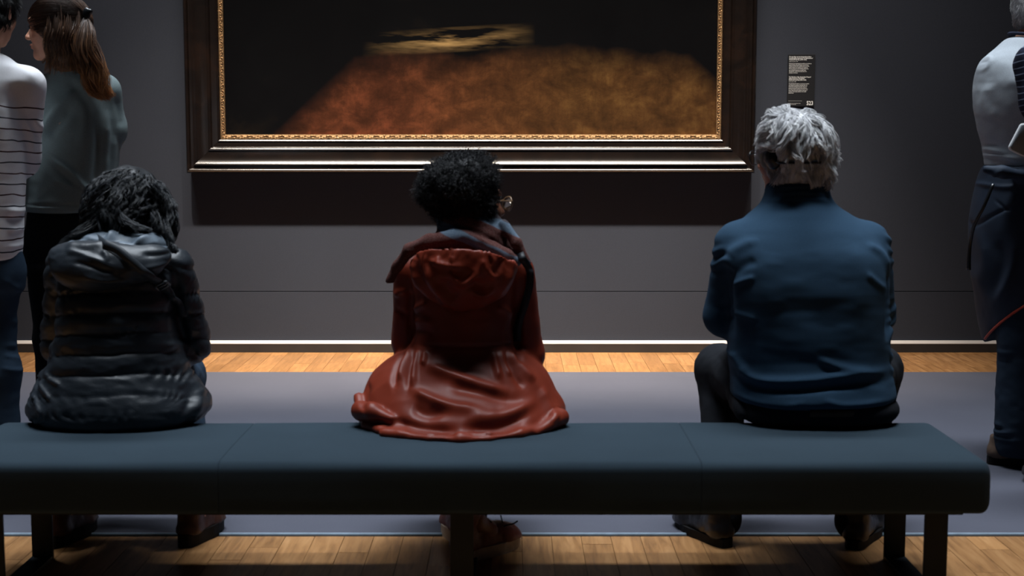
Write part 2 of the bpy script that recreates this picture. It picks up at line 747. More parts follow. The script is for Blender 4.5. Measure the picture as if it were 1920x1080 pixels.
def eyes(parent, J, s=1.0, iris=None):
    H = np.asarray(J['head'], float)
    R = rot(*J['rot'])
    for sg in (-1, 1):
        c = H + R @ (np.array([sg * 0.030, 0.0785, 0.003]) * s)
        f = Field.box(c - 0.02, c + 0.02, 0.0016)
        f.ell(c, np.array([0.0128, 0.0128, 0.0105]) * s, 0.001, R)
        V, Q = f.mesh(1)
        mk('eye', V, Q, M_eye, parent)


def grow(roots, flow, C, rad, n, step, lift=0.2, grav=0.0, wave=0.0, wfreq=60, seed=0, stick=1.0):
    """strands that follow the flow over an ellipsoid head, vectorised"""
    C = np.asarray(C, float)
    rad = np.asarray(rad, float)
    P = [roots.copy()]
    p = roots.copy()
    r0 = np.random.default_rng(seed)
    ph = r0.uniform(0, 6.28, (len(p), 1))
    lf = np.linspace(1, 0.0, n)
    ln = r0.uniform(0.7, 1.25, (len(p), 1))
    for i in range(n):
        q = (p - C) / rad
        N = q / rad
        N /= np.linalg.norm(N, axis=1, keepdims=True)
        d = flow(p, N)
        d = d - N * np.sum(d * N, axis=1, keepdims=True) * stick
        d /= np.linalg.norm(d, axis=1, keepdims=True) + 1e-9
        side = np.cross(d, N)
        v = d + N * lift * lf[i] + side * wave * np.sin(ph + i * wfreq * step) + N * wave * 0.5 * np.cos(ph + i * wfreq * step)
        v[:, 2] -= grav
        v /= np.linalg.norm(v, axis=1, keepdims=True) + 1e-9
        p = p + v * step * ln
        q = (p - C) / rad
        k = np.linalg.norm(q, axis=1, keepdims=True)
        p = np.where(k < 1.0, C + q / k * rad, p)
        P.append(p.copy())
    return np.stack(P, 1)


def ell_points(n, C, rad, keep, seed=1):
    r0 = np.random.default_rng(seed)
    d = r0.normal(size=(n * 4, 3))
    d /= np.linalg.norm(d, axis=1, keepdims=True)
    d = d[keep(d)][:n]
    return np.asarray(C) + d * np.asarray(rad)


def strands_mesh(P, r0, r1, sides=3):
    K = P.shape[1]
    r = np.linspace(r0, r1, K)[None, :] * np.random.default_rng(3).uniform(0.7, 1.3, (len(P), 1))
    return tubes(P, r, sides)


def shoe(parent, heel, yaw, length, mat, sole_mat, height=0.11, heel_h=0.022, boot=False, width=0.095, toe_lift=0.008):
    """heel point on the floor, direction yaw (0 = away from the camera, >0 to the right)"""
    a = math.radians(yaw)
    d = np.array([math.sin(a), math.cos(a), 0.0])
    u = np.array([math.cos(a), -math.sin(a), 0.0])
    h = np.asarray(heel, float)

    def L(y, x, z):
        return h + d * y + u * x + np.array([0, 0, z])
    lo = np.minimum(h, h + d * length) - 0.08
    hi = np.maximum(h, h + d * length) + 0.08
    hi[2] = h[2] + (0.30 if boot else 0.2)
    lo[2] = h[2] - 0.02
    Rm = np.stack([u, d, np.array([0, 0, 1.0])], 1)
    f = Field.box(lo, hi, 0.0045)
    w = width / 2
    f.chain([L(0.036, 0, 0.045), L(0.10, 0, 0.045), L(length - 0.075, 0, 0.038), L(length - 0.042, 0, 0.034)], (w * 0.74, w * 0.72, w * 0.92, w * 0.78), 0.02)
    f.ell(L(length - 0.06, 0, 0.030), (w * 0.98, 0.066, 0.034), 0.02, Rm)
    top_z = 0.21 if boot else height
    f.chain([L(0.042, 0, 0.05), L(0.046, 0, top_z)], (w * 0.78, w * 0.80), 0.02)
    f.chain([L(0.07, 0, top_z - 0.02 if not boot else 0.12), L(0.14, 0, 0.062)], (w * 0.68, w * 0.66), 0.03)
    f.plane_cut(L(0, 0, heel_h), (0, 0, -1))
    f.plane_cut(L(0, 0, top_z + 0.012), (0, 0, 1))
    V, Q = f.mesh(1)
    N = normals(V, Q)
    V = V + N * (0.0015 * fbm(V * 60, 2))[:, None]
    o = mk('shoe', V, Q, mat, parent)
    # sole with a heel block
    pts = []
    for i in range(28):
        t = i / 28 * 2 * math.pi
        yy = 0.5 - 0.5 * math.cos(t)
        wd = w * (0.80 + 0.24 * math.sin(min(max((yy - 0.35) / 0.65, 0), 1) * math.pi)) * (abs(math.sin(t)) ** 0.55)
        pts.append((yy * (length + 0.006) - 0.003, wd * (1 if math.sin(t) >= 0 else -1)))
    Vs, Fs = [], []
    for zz in (0.0, heel_h * 0.5, heel_h + 0.004):
        for y, x in pts:
            lift = toe_lift * max(0, (y / length - 0.72) / 0.28) ** 2 if zz < heel_h else 0
            Vs.append(L(y, x * (1.0 if zz < heel_h else 1.02), zz + lift))
    n = len(pts)
    for k in range(2):
        for i in range(n):
            Fs.append((k * n + i, k * n + (i + 1) % n, (k + 1) * n + (i + 1) % n, (k + 1) * n + i))
    Fs.append(tuple(range(n))[::-1])
    Fs.append(tuple(range(2 * n, 3 * n)))
    mk('sole', Vs, Fs, sole_mat, o, smooth=False)
    return o

# ------------------------------------------------------------------ setting
WALL_Y = 7.97


def wall_material():
    k = NT('wall_paint')
    v = k.coord()
    c = lin(48, 52, 62)
    f = k.noise(v, 1.3, 3)
    fine = k.noise(v, 260, 2)
    a = k.ramp(f, [(0.3, mul(c, 0.93)), (0.7, mul(c, 1.07))])
    k.base(k.mix(0.3, a, k.ramp(fine, [(0.3, mul(c, 0.7)), (0.7, mul(c, 1.3))])))
    k.bump(fine, 0.15, 0.001)
    return k.set(0.85, 0.25)


def wood_material():
    k = NT('oak_floor')
    info = k.n('ShaderNodeObjectInfo')
    co = k.n('ShaderNodeTexCoord')
    off = k.n('ShaderNodeVectorMath', operation='MULTIPLY_ADD')
    comb = k.n('ShaderNodeCombineXYZ')
    for i in range(3):
        k.l(info.outputs['Random'], comb.inputs[i])
    k.l(comb.outputs[0], off.inputs[0])
    off.inputs[1].default_value = (37, 53, 11)
    k.l(co.outputs['Object'], off.inputs[2])
    mp = k.n('ShaderNodeMapping')
    mp.inputs['Scale'].default_value = (1, 0.09, 1)
    k.l(off.outputs[0], mp.inputs['Vector'])
    grain = k.noise(mp.outputs['Vector'], 55, 5, 0.6, 0.6)
    big = k.noise(off.outputs[0], 5, 2)
    base = k.ramp(grain, [(0.28, lin(114, 80, 48)), (0.5, lin(152, 110, 68)), (0.75, lin(176, 134, 90))])
    tint = k.ramp(info.outputs['Random'], [(0.0, (0.82, 0.79, 0.74)), (0.5, (0.98, 0.96, 0.94)), (1.0, (1.16, 1.13, 1.08))])
    col = k.mix(1.0, base, tint, 'MULTIPLY')
    k.base(k.mix(k.math('MULTIPLY', big, 0.25), col, lin(120, 78, 40)))
    k.bump(grain, 0.12, 0.0008)
    return k.set(0.42, 0.45)


M_wall = wall_material()
M_wood = wood_material()
M_gap = plain('joint_dark', lin(18, 16, 15), 0.9, 0.1)
M_base = plain('skirting_paint', lin(46, 44, 44), 0.45, 0.4, vs=8)
M_trim = plain('skirting_edge', lin(205, 200, 196), 0.45, 0.4, vs=6, var=0.05)

floor = structure(mk('floor', *join([box(-5, 5, -1.0, 8.2, -0.06, -0.012),
                                     box(-5, 5, -1.0, 3.298, -0.02, 0.0),
                                     box(-5, -1.96, 3.3, 4.230, -0.02, 0.0), box(1.96, 5, 3.3, 4.230, -0.02, 0.0),
                                     box(-5, -3.16, 7.25, 7.97, -0.02, 0.0), box(3.16, 5, 7.25, 7.97, -0.02, 0.0)]), M_wood, smooth=False))


def lay_planks(x0, x1, y0, y1, w, lmin, lmax, seed):
    r = random.Random(seed)
    x = x0
    while x < x1 - 0.01:
        y = y0 - r.uniform(0, 0.25) if seed else y0
        while y < y1 - 0.01:
            ln = r.uniform(lmin, lmax)
            if y1 - (y + ln) < 0.06:
                ln = y1 - y
            a, b = max(y, y0), min(y + ln, y1)
            if b - a > 0.004:
                cx, cy = x + w / 2, (a + b) / 2
                hw, hl = w / 2 - 0.0002, (b - a) / 2 - 0.0002
                dz = r.uniform(-0.0005, 0.0)
                lo, hi = (hw, hl, -0.014), (hw - 0.0006, hl - 0.0006, dz)
                V = [(-lo[0], -lo[1], lo[2]), (lo[0], -lo[1], lo[2]), (lo[0], lo[1], lo[2]), (-lo[0], lo[1], lo[2]),
                     (-hi[0], -hi[1], hi[2]), (hi[0], -hi[1], hi[2]), (hi[0], hi[1], hi[2]), (-hi[0], hi[1], hi[2])]
                F = [(0, 3, 2, 1), (4, 5, 6, 7), (0, 1, 5, 4), (1, 2, 6, 5), (2, 3, 7, 6), (3, 0, 4, 7)]
                o = mk('plank', V, F, M_wood, None, smooth=False)
                o.location = (cx, cy, 0)
                o.parent = floor
            y += ln
        x += w


lay_planks(-3.15, 3.15, 7.25, 7.95, 0.09, 0.28, 0.55, 3)
lay_planks(-1.95, 1.95, 3.30, 4.230, 0.09, 0.35, 0.75, 5)

wall = structure(mk('wall_back', *box(-5, 5, WALL_Y, WALL_Y + 0.12, 0.347, 5.4), M_wall, smooth=False))
for i in range(1):
    bevel(mk('panel', *box(-5, 5, WALL_Y, WALL_Y + 0.1, 0.05, 0.3425), M_wall, wall, smooth=False), 0.001)
mk('joint', *box(-5, 5, WALL_Y + 0.012, WALL_Y + 0.1, 0.342, 0.348), M_gap, wall, smooth=False)
structure(mk('baseboard_back', *box(-5, 5, 7.949, WALL_Y, 0.0, 0.048), M_base, smooth=False))
tv = [(-5, 7.948, 0.0485), (-5, 7.948, 0.052), (-5, 7.956, 0.066), (-5, WALL_Y, 0.066), (-5, WALL_Y, 0.0485)]
tv += [(5, b, c) for a, b, c in tv]
structure(mk('trim_1', tv, [(i, i + 5, (i + 1) % 5 + 5, (i + 1) % 5) for i in range(5)] + [(0, 1, 2, 3, 4), (9, 8, 7, 6, 5)], M_trim, smooth=False))

# carpet runner between the two strips of wood
M_carpet = cloth_mat('carpet_pile', lin(79, 80, 90), 0.95, 0.1, 0.0, 420, 0.5, 0.10, 2.0, 0.002)
M_edge = plain('carpet_binding', lin(120, 136, 150), 0.6, 0.3)
crp = top(empty('carpet_runner', (0, 5.75, 0), 'wide flat grey carpet runner lying between two strips of oak floor', 'carpet'), 'wide flat grey carpet runner lying between two strips of oak floor', 'carpet')
xs = np.linspace(-4.2, 4.2, 85)
V, F = box(-4.2, 4.2, 4.246, 7.247, -0.012, 0.005)
mk('pile', V, F, M_carpet, crp, smooth=False)
ev = []
for x in xs:
    j = 0.0012 * math.sin(x * 5.1) + 0.0008 * math.sin(x * 17)
    ev += [(x, 4.2385 + j, -0.011), (x, 4.2385 + j, 0.0045), (x, 4.2415 + j, 0.0068), (x, 4.247, 0.0066), (x, 4.247, -0.011)]
ef = []
for i in range(len(xs) - 1):
    for k in range(5):
        ef.append((i * 5 + k, i * 5 + (k + 1) % 5, (i + 1) * 5 + (k + 1) % 5, (i + 1) * 5 + k))
mk('binding', ev, ef, M_edge, crp, label='paler bound edge along the near side')

# ------------------------------------------------------------------ framed painting (plain dark stand-in picture)


def painting_material():
    k = NT('old_oil_paint')
    v = k.coord()
    sp = k.n('ShaderNodeSeparateXYZ')
    k.l(v, sp.inputs[0])
    x, z = sp.outputs[0], sp.outputs[2]
    n1 = k.noise(v, 2.2, 5, 0.6, 0.4)
    n2 = k.noise(k.coord((1, 1, 1.3)), 7, 7, 0.68, 0.25)
    n3 = k.noise(k.coord((6, 1, 1)), 12, 5, 0.6)
    # rolling ground: a long low hill of warm earth under a night sky
    ridge = k.math('MULTIPLY_ADD', k.math('SINE', k.math('MULTIPLY_ADD', x, 1.7, 0.55)), 0.05, 0.66)
    ridge = k.math('ADD', ridge, k.math('MULTIPLY', k.math('SUBTRACT', n1, 0.5), 0.22))
    sl = k.math('SMOOTH_MIN', k.math('MULTIPLY_ADD', x, 1.5, 2.0), k.math('MULTIPLY_ADD', x, -1.4, 2.75), 0.4)
    ridge = k.math('MINIMUM', ridge, k.math('MULTIPLY', sl, 0.62))
    d = k.math('SUBTRACT', ridge, z)
    mask = k.math('MULTIPLY', d, 6.0)
    cl = k.n('ShaderNodeClamp')
    k.l(mask, cl.inputs[0])
    sky = k.ramp(n1, [(0.3, lin(3, 3, 5)), (0.6, lin(6, 6, 8)), (0.8, lin(22, 17, 13))])
    red = k.ramp(n2, [(0.25, lin(24, 12, 8)), (0.5, lin(72, 38, 24)), (0.78, lin(122, 66, 43))])
    ochre = k.ramp(n2, [(0.25, lin(26, 17, 9)), (0.5, lin(70, 46, 24)), (0.8, lin(108, 78, 42))])
    side = k.n('ShaderNodeClamp')
    k.l(k.math('MULTIPLY_ADD', x, 1.0, 0.45), side.inputs[0])
    ground = k.mix(side.outputs[0], red, ochre)
    ground = k.mix(k.math('MULTIPLY', n3, 0.55), ground, lin(38, 24, 14))
    col = k.mix(cl.outputs[0], sky, ground)
    # last light along the ridge
    streak = k.noise(k.coord((1.0, 1, 7.0)), 3.2, 4, 0.55)
    g = k.math('SUBTRACT', 1.0, k.math('MULTIPLY', k.math('ABSOLUTE', k.math('SUBTRACT', z, k.math('MULTIPLY_ADD', x, 0.06, 0.735))), 14.0))
    g2 = k.math('SUBTRACT', 1.0, k.math('MULTIPLY', k.math('ABSOLUTE', k.math('ADD', x, 0.12)), 2.1))
    gl = k.n('ShaderNodeClamp')
    k.l(k.math('MULTIPLY', k.math('MULTIPLY', k.math('MAXIMUM', g, 0.0), k.math('MAXIMUM', g2, 0.0)), k.math('MULTIPLY_ADD', streak, 5.0, -2.2)), gl.inputs[0])
    col = k.mix(gl.outputs[0], col, lin(168, 136, 88))
    k.base(col)
    k.bump(n2, 0.25, 0.002)
    return k.set(0.6, 0.06)


def frame_wood():
    k = NT('frame_wood')
    v = k.coord((1, 1, 1))
    f = k.noise(v, 6, 5, 0.6, 1.0)
    k.base(k.ramp(f, [(0.3, lin(14, 10, 9)), (0.55, lin(22, 15, 12)), (0.8, lin(36, 23, 16))]))
    k.b.inputs['Coat Roughness'].default_value = 0.2
    return k.set(0.24, 0.6, 0, 0, 0.9)


FX0, FX1, FZ0, FZ1 = -1.792, 1.337, 1.012, 3.34
M_frame = frame_wood()
M_gilt = plain('old_gilding', lin(198, 160, 118), 0.36, 0.5, 0.85, var=0.35, vs=60)
M_paint = painting_material()
pic = empty('framed_painting', (-0.2275, WALL_Y, FZ0), 'huge dark oil painting in a broad polished brown wooden frame on the wall', 'painting')
prof = [(0.0, 0.001), (0.0, 0.112), (0.003, 0.126), (0.008, 0.136), (0.0135, 0.1405), (0.018, 0.1395), (0.0225, 0.1365), (0.026, 0.131),
        (0.0275, 0.126), (0.0285, 0.1215), (0.043, 0.1205), (0.0435, 0.129), (0.045, 0.1325), (0.049, 0.1315), (0.054, 0.1282), (0.060, 0.1243),
        (0.067, 0.1205), (0.075, 0.1175), (0.085, 0.115), (0.097, 0.1133), (0.110, 0.1125), (0.1235, 0.112), (0.124, 0.1165), (0.1275, 0.118),
        (0.132, 0.1165), (0.1365, 0.1135), (0.1405, 0.109), (0.1425, 0.105), (0.1435, 0.1015), (0.157, 0.100), (0.1725, 0.099), (0.173, 0.1025),
        (0.176, 0.1030), (0.181, 0.1005), (0.185, 0.097), (0.187, 0.093), (0.1875, 0.0885)]
prof_g = [(0.1875, 0.0885), (0.191, 0.0895), (0.200, 0.0865), (0.209, 0.084), (0.2115, 0.0835), (0.212, 0.062)]


def rail(side, pr, name, mat, nseg=24):
    V, F = [], []
    for k in range(nseg + 1):
        t = k / nseg
        for u, w in pr:
            if side == 'bottom':
                p = (FX0 + u + t * (FX1 - FX0 - 2 * u), WALL_Y - w, FZ0 + u)
            elif side == 'top':
                p = (FX1 - u - t * (FX1 - FX0 - 2 * u), WALL_Y - w, FZ1 - u)
            elif side == 'left':
                p = (FX0 + u, WALL_Y - w, FZ1 - u - t * (FZ1 - FZ0 - 2 * u))
            else:
                p = (FX1 - u, WALL_Y - w, FZ0 + u + t * (FZ1 - FZ0 - 2 * u))
            V.append(p)
    m = len(pr)
    for k in range(nseg):
        for i in range(m - 1):
            F.append((k * m + i, (k + 1) * m + i, (k + 1) * m + i + 1, k * m + i + 1))
    o = mk(name, V, F, mat, pic, smooth=True)
    for e in o.data.edges:
        pass
    o.data.set_sharp_from_angle(angle=math.radians(35))
    return o


for sd in ('bottom', 'left', 'right', 'top'):
    rail(sd, prof, 'frame_rail', M_frame)
    gb = rail(sd, prof_g, 'gilt_slip', M_gilt, 4)
    # carved scrolls on the gilt slip, too small to take apart one by one
    L = (FX1 - FX0 if sd in ('bottom', 'top') else FZ1 - FZ0) - 2 * 0.19
    n = int(L / 0.0435)
    paths = []
    rad = []
    for i in range(n):
        s0 = 0.004 + (i + 0.5) * L / n
        flip = 1 if i % 2 else -1
        for sg in (-1, 1):
            th = np.linspace(0, 4.4, 8)
            rr = np.linspace(0.0095, 0.003, 8)
            a = s0 + sg * (0.0105 + -np.cos(th) * rr)
            b = 0.1995 + flip * (0.001 + np.sin(th) * rr * 0.85)
            paths.append(np.stack([a, b, np.full(8, 0.0885)], 1))
            rad.append(np.linspace(0.0022, 0.0014, 8))
        a = np.linspace(s0 - 0.006, s0 + 0.006, 8)
        paths.append(np.stack([a, np.full(8, 0.1995 - flip * 0.0062), np.full(8, 0.0885)], 1))
        rad.append(0.003 * np.sin(np.linspace(0.3, 2.84, 8)))
    P = np.array(paths)
    u = P[:, :, 1]
    s = P[:, :, 0]
    if sd == 'bottom':
        W = np.stack([FX0 + 0.19 + s, WALL_Y - P[:, :, 2], FZ0 + u], -1)
    elif sd == 'top':
        W = np.stack([FX0 + 0.19 + s, WALL_Y - P[:, :, 2], FZ1 - u], -1)
    elif sd == 'left':
        W = np.stack([FX0 + u, WALL_Y - P[:, :, 2], FZ0 + 0.19 + s], -1)
    else:
        W = np.stack([FX1 - u, WALL_Y - P[:, :, 2], FZ0 + 0.19 + s], -1)
    V, F = tubes(W, np.array(rad), 4, True)
    o = mk('scroll_ornament', V, F, M_gilt, gb)
    o['kind'] = 'stuff'
V, F = box(FX0 + 0.205, FX1 - 0.205, WALL_Y - 0.064, WALL_Y - 0.05, FZ0 + 0.205, FZ1 - 0.205)
cv = mk('canvas', V, F, M_paint, pic, smooth=False, label='dark canvas with a warm brown lower half')

# ------------------------------------------------------------------ wall label
M_lab = plain('label_card', lin(27, 28, 32), 0.55, 0.3, vs=5, var=0.05)
M_txt = plain('label_white', lin(225, 225, 225), 0.6, 0.2, var=0.02)
LX0, LX1, LZ0, LZ1 = 1.527, 1.677, 1.379, 1.664
lab = empty('wall_label', (LX0, WALL_Y, LZ0), 'small black text label with white number 523 beside the frame', 'sign')
bevel(mk('card', *box(LX0, LX1, WALL_Y - 0.016, WALL_Y - 0.010, LZ0, LZ1), M_lab, lab, smooth=False), 0.0008)
mk('mount', *box(LX0 + 0.01, LX1 - 0.01, WALL_Y - 0.010, WALL_Y, LZ0 + 0.01, LZ1 - 0.01), M_lab, lab, smooth=False)


def text(name, body, x, z, size, bold=0.0, space=1.0, align='LEFT', sx=1.0):
    c = bpy.data.curves.new(name, 'FONT')
    c.body = body
    c.size = size
    c.offset = bold
    c.space_line = space
    c.align_x = align
    c.resolution_u = 2
    c.extrude = 0.0001
    c.materials.append(M_txt)
    o = bpy.data.objects.new(name, c)
    COL.objects.link(o)
    o.parent = lab
    o.location = Vector((x, WALL_Y - 0.0163, z)) - lab.location
    o.rotation_euler = (math.radians(90), 0, 0)
    o.scale = (sx, 1, 1)
    bpy.context.view_layer.update()
    me = bpy.data.meshes.new_from_object(o)
    m = bpy.data.objects.new(name, me)
    COL.objects.link(m)
    m.parent = lab
    m.location, m.rotation_euler, m.scale = o.location, o.rotation_euler, o.scale
    bpy.data.objects.remove(o)
    bpy.data.curves.remove(c)
    return m


tx = LX0 + 0.006
text('heading_text', 'De waardijns van het Amsterdamse laken-\nbereidersgilde, bekend als \u2018De Staalmeesters\u2019\nRembrandt van Rijn (1606\u20131669)', tx, 1.6485, 0.0090, 0.00022, 0.90, sx=0.80)
text('caption_text', 'olieverf op doek, 1662', tx, 1.6235, 0.0062, 0, 1, sx=0.85)
text('body_text', 'Rembrandt werd gevraagd de waardijns te portretteren,\ndie de kwaliteit van geverfd laken controleerden.\nHij laat ze van hun werk opkijken, alsof ze worden\ngestoord tijdens de vergadering. Zo maakte hij\nvan een groepsportret een levendig tafereel. Een\nvan de mannen staat juist op of gaat zitten.\nDe bediende, zonder hoed, staat achter hen\nen kijkt ons recht aan.', tx, 1.6115, 0.0074, 0.00006, 0.98, sx=0.74)
text('heading_text', 'The Wardens of the Amsterdam Drapers\u2019\nGuild, Known as \u2018The Syndics\u2019\nRembrandt van Rijn (1606\u20131669)', tx, 1.5375, 0.0090, 0.00022, 0.90, sx=0.80)
text('caption_text', 'oil on canvas, 1662', tx, 1.5125, 0.0062, 0, 1, sx=0.85)
text('body_text', 'The guild asked the painter to portray its wardens,\nwho checked the quality of the dyed cloth. He\nshows them looking up from their work, as if\nsomeone has just interrupted the meeting. In\nthis way he turned a group portrait into a lively\nscene. One of the men is about to stand up or\nsit down. The servant, without a hat, stands\nbehind them.', tx, 1.5010, 0.0074, 0.00006, 0.98, sx=0.74)
mk('rule', *box(tx, tx + 0.075, WALL_Y - 0.0164, WALL_Y - 0.0158, 1.4085, 1.4092), M_txt, lab, smooth=False)
text('credit_text', 'bruikleen van de stad Amsterdam\non loan from the city', tx, 1.3935, 0.0058, 0, 0.95, sx=0.85)
text('number_text', '523', LX1 - 0.006, 1.3865, 0.031, 0.0007, 1, 'RIGHT', 0.80)

# ------------------------------------------------------------------ bench
M_seat = cloth_mat('bench_felt', lin(44, 56, 65), 0.95, 0.12, 0.0, 700, 0.35, 0.10, 5, 0.0008)
M_bar = plain('bench_steel', lin(30, 36, 42), 0.5, 0.5, 0.6, vs=12)
bench = empty('bench', (-0.13, 3.75, 0), 'long dark slate blue upholstered bench on black steel loop legs', 'bench')
BZ0, BZ1, BY0, BY1 = 0.268, 0.400, 3.487, 4.018
BX = [-1.465, -0.735, 0.475, 1.205]


def cushion(x0, x1, endl, endr):
    # rounded-rectangle section swept along x, drawn in a little at the seams
    sec = []
    for cx, cz, r, a0 in ((BY1 - 0.034, BZ1 - 0.034, 0.034, 0), (BY0 + 0.026, BZ1 - 0.026, 0.026, 90), (BY0 + 0.014, BZ0 + 0.014, 0.014, 180), (BY1 - 0.014, BZ0 + 0.014, 0.014, 270)):
        for q in range(7):
            t = math.radians(a0 + q * 15)
            sec.append((cx + r * math.cos(t), cz + r * math.sin(t)))
    # extra points along the flat sides
    full = []
    for i in range(len(sec)):
        p, q = sec[i], sec[(i + 1) % len(sec)]
        full.append(p)
        dd = math.hypot(q[0] - p[0], q[1] - p[1])
        if dd > 0.06:
            m = int(dd / 0.03)
            for j in range(1, m):
                full.append((p[0] + (q[0] - p[0]) * j / m, p[1] + (q[1] - p[1]) * j / m))
    my, mz = (BY0 + BY1) / 2, (BZ0 + BZ1) / 2
    st = []
    for d, s in ((0.0, 0.002), (0.001, 0.001), (0.004, 0.0002)):
        st.append((x0 + (d if not endl else d), s))
    if endl:
        st = [(x0 + 0.03 * (1 - math.cos(math.radians(a))), 0.03 * (1 - math.sin(math.radians(a)))) for a in range(0, 91, 15)]
    en = [(x1 - d, s) for d, s in ((0.004, 0.0002), (0.001, 0.001), (0.0, 0.002))]
    if endr:
        en = [(x1 - 0.03 * (1 - math.cos(math.radians(a))), 0.03 * (1 - math.sin(math.radians(a)))) for a in range(90, -1, -15)]
    nmid = max(3, int((x1 - x0) / 0.03))
    mid = [(st[-1][0] + (en[0][0] - st[-1][0]) * i / nmid, 0) for i in range(1, nmid)]
    V, F = [], []
    rings = st + mid + en
    for x, s in rings:
        for y, z in full:
            yy = y - math.copysign(min(s, abs(y - my)), y - my)
            zz = z - math.copysign(min(s, abs(z - mz)), z - mz)
            if z > BZ1 - 0.005:
                zz += 0.003 * math.sin((y - BY0) / (BY1 - BY0) * math.pi) + 0.0012 * math.sin(x * 7 + y * 9)
            if y < BY0 + 0.03:
                yy += 0.0015 * math.sin(x * 6.3 + z * 11)
            V.append((x, yy, zz))
    m = len(full)
    for k in range(len(rings) - 1):
        for i in range(m):
            F.append((k * m + i, k * m + (i + 1) % m, (k + 1) * m + (i + 1) % m, (k + 1) * m + i))
    F.append(tuple(range(m))[::-1])
    F.append(tuple(range((len(rings) - 1) * m, len(rings) * m)))
    return V, F


for i in range(3):
    mk('seat_section', *cushion(BX[i], BX[i + 1], i == 0, i == 2), M_seat, bench)
for lx in (-1.350, -0.130, 1.100):
    lg = mk('leg', *box(lx - 0.03, lx + 0.03, 3.598, 3.610, 0.0, BZ0 + 0.002), M_bar, bench, smooth=False)
    bevel(lg, 0.0015)
    lg = mk('leg', *box(lx - 0.03, lx + 0.03, 3.985, 3.997, 0.0, BZ0 + 0.002), M_bar, bench, smooth=False)
    bevel(lg, 0.0015)
    lg = mk('stretcher', *box(lx - 0.03, lx + 0.03, 3.610, 3.985, 0.0, 0.012), M_bar, bench, smooth=False)
    bevel(lg, 0.0015)
mk('seat_rail', *box(BX[0] + 0.06, BX[3] - 0.06, 3.53, 3.99, BZ0 - 0.012, BZ0 + 0.01), M_bar, bench, smooth=False)

# ------------------------------------------------------------------ materials for people
M_eye = plain('eye_white', lin(60, 50, 45), 0.2, 0.5)
M_skin = skin_mat('skin_light', lin(206, 152, 126))
M_skin_old = skin_mat('skin_ruddy', lin(200, 140, 115))
M_skin_dark = skin_mat('skin_brown', lin(120, 76, 56))
M_leather_brown = plain('boot_leather', lin(62, 34, 24), 0.45, 0.4, vs=25, var=0.3, bs=0.2)
M_leather_black = plain('shoe_black', lin(26, 26, 30), 0.38, 0.5, vs=25, var=0.3, bs=0.15)
M_leather_tan = plain('shoe_taupe', lin(96, 78, 66), 0.55, 0.35, vs=20, var=0.25, bs=0.25)
M_sole_dark = plain('sole_dark', lin(20, 18, 18), 0.7, 0.2)
M_sole_pale = plain('sole_pale', lin(188, 170, 150), 0.6, 0.3)
M_blackplastic = plain('black_plastic', lin(18, 20, 23), 0.32, 0.5)
M_jean = cloth_mat('denim', lin(42, 58, 75), 0.9, 0.15, 0.0, 500, 0.3, 0.35, 7)
M_jean_dark = cloth_mat('denim_dark', lin(36, 48, 62), 0.9, 0.15, 0.0, 500, 0.3, 0.3, 7)
M_black_cloth = cloth_mat('black_cloth', lin(20, 21, 25), 0.9, 0.15, 0.0, 500, 0.2, 0.2, 7)


def seated_joints(cx, head, rot_, sh, shz, el, er, wl, wr, kl, kr, al, ar, tl, tr, cy=4.05, neck=None):
    H = np.asarray(head)
    return dict(pelvis=(cx, cy + 0.02, 0.52), chest=(cx, cy, 0.78), neck=neck or (cx, cy + 0.04, shz + 0.06), head=tuple(head), rot=rot_,
                sl=(cx - sh, cy + 0.03, shz), sr=(cx + sh, cy + 0.03, shz), el=el, er=er, wl=wl, wr=wr,
                pl=(cx - 0.085, cy + 0.02, 0.49), pr=(cx + 0.085, cy + 0.02, 0.49), kl=kl, kr=kr, al=al, ar=ar, tl=tl, tr=tr,
                hl_d=(0.35, 1, -0.35), hr_d=(-0.35, 1, -0.35), hl_n=(0, 0.3, 1), hr_n=(0, 0.3, 1), curl=0.55)


def legs(f, hip, knee, ankle, r, k=0.03):
    f.chain([hip, knee], (r[0], r[1]), k)
    f.chain([knee, ankle], (r[1], r[2]), k)


def wrinkle(V, N, amp, sx, sz, seed, sy=None):
    return amp * fbm(V * np.array([sx, sy or sx, sz]), 3, seed)


# ================================================================== seated man in the blue sweater
man = empty('person', (0.84, 4.05, 0.0), 'white-haired man in a blue sweater, seated at the right end of the bench', 'person')
JM = seated_joints(0.84, (0.812, 4.135, 1.163), (45, -6), 0.16, 0.90, (0.625, 4.14, 0.69), (1.06, 4.14, 0.695), (0.735, 4.38, 0.605), (0.945, 4.38, 0.605),
                   (0.655, 4.42, 0.485), (1.150, 4.42, 0.485), (0.637, 4.16, 0.10), (1.015, 4.14, 0.10), (0.585, 4.30, 0.035), (1.085, 4.27, 0.035), neck=(0.828, 4.12, 1.01))
V, Q = body_mesh(JM, 0.008, 0.005)
mk('body', V, Q, M_skin_old, man)
eyes(man, JM)

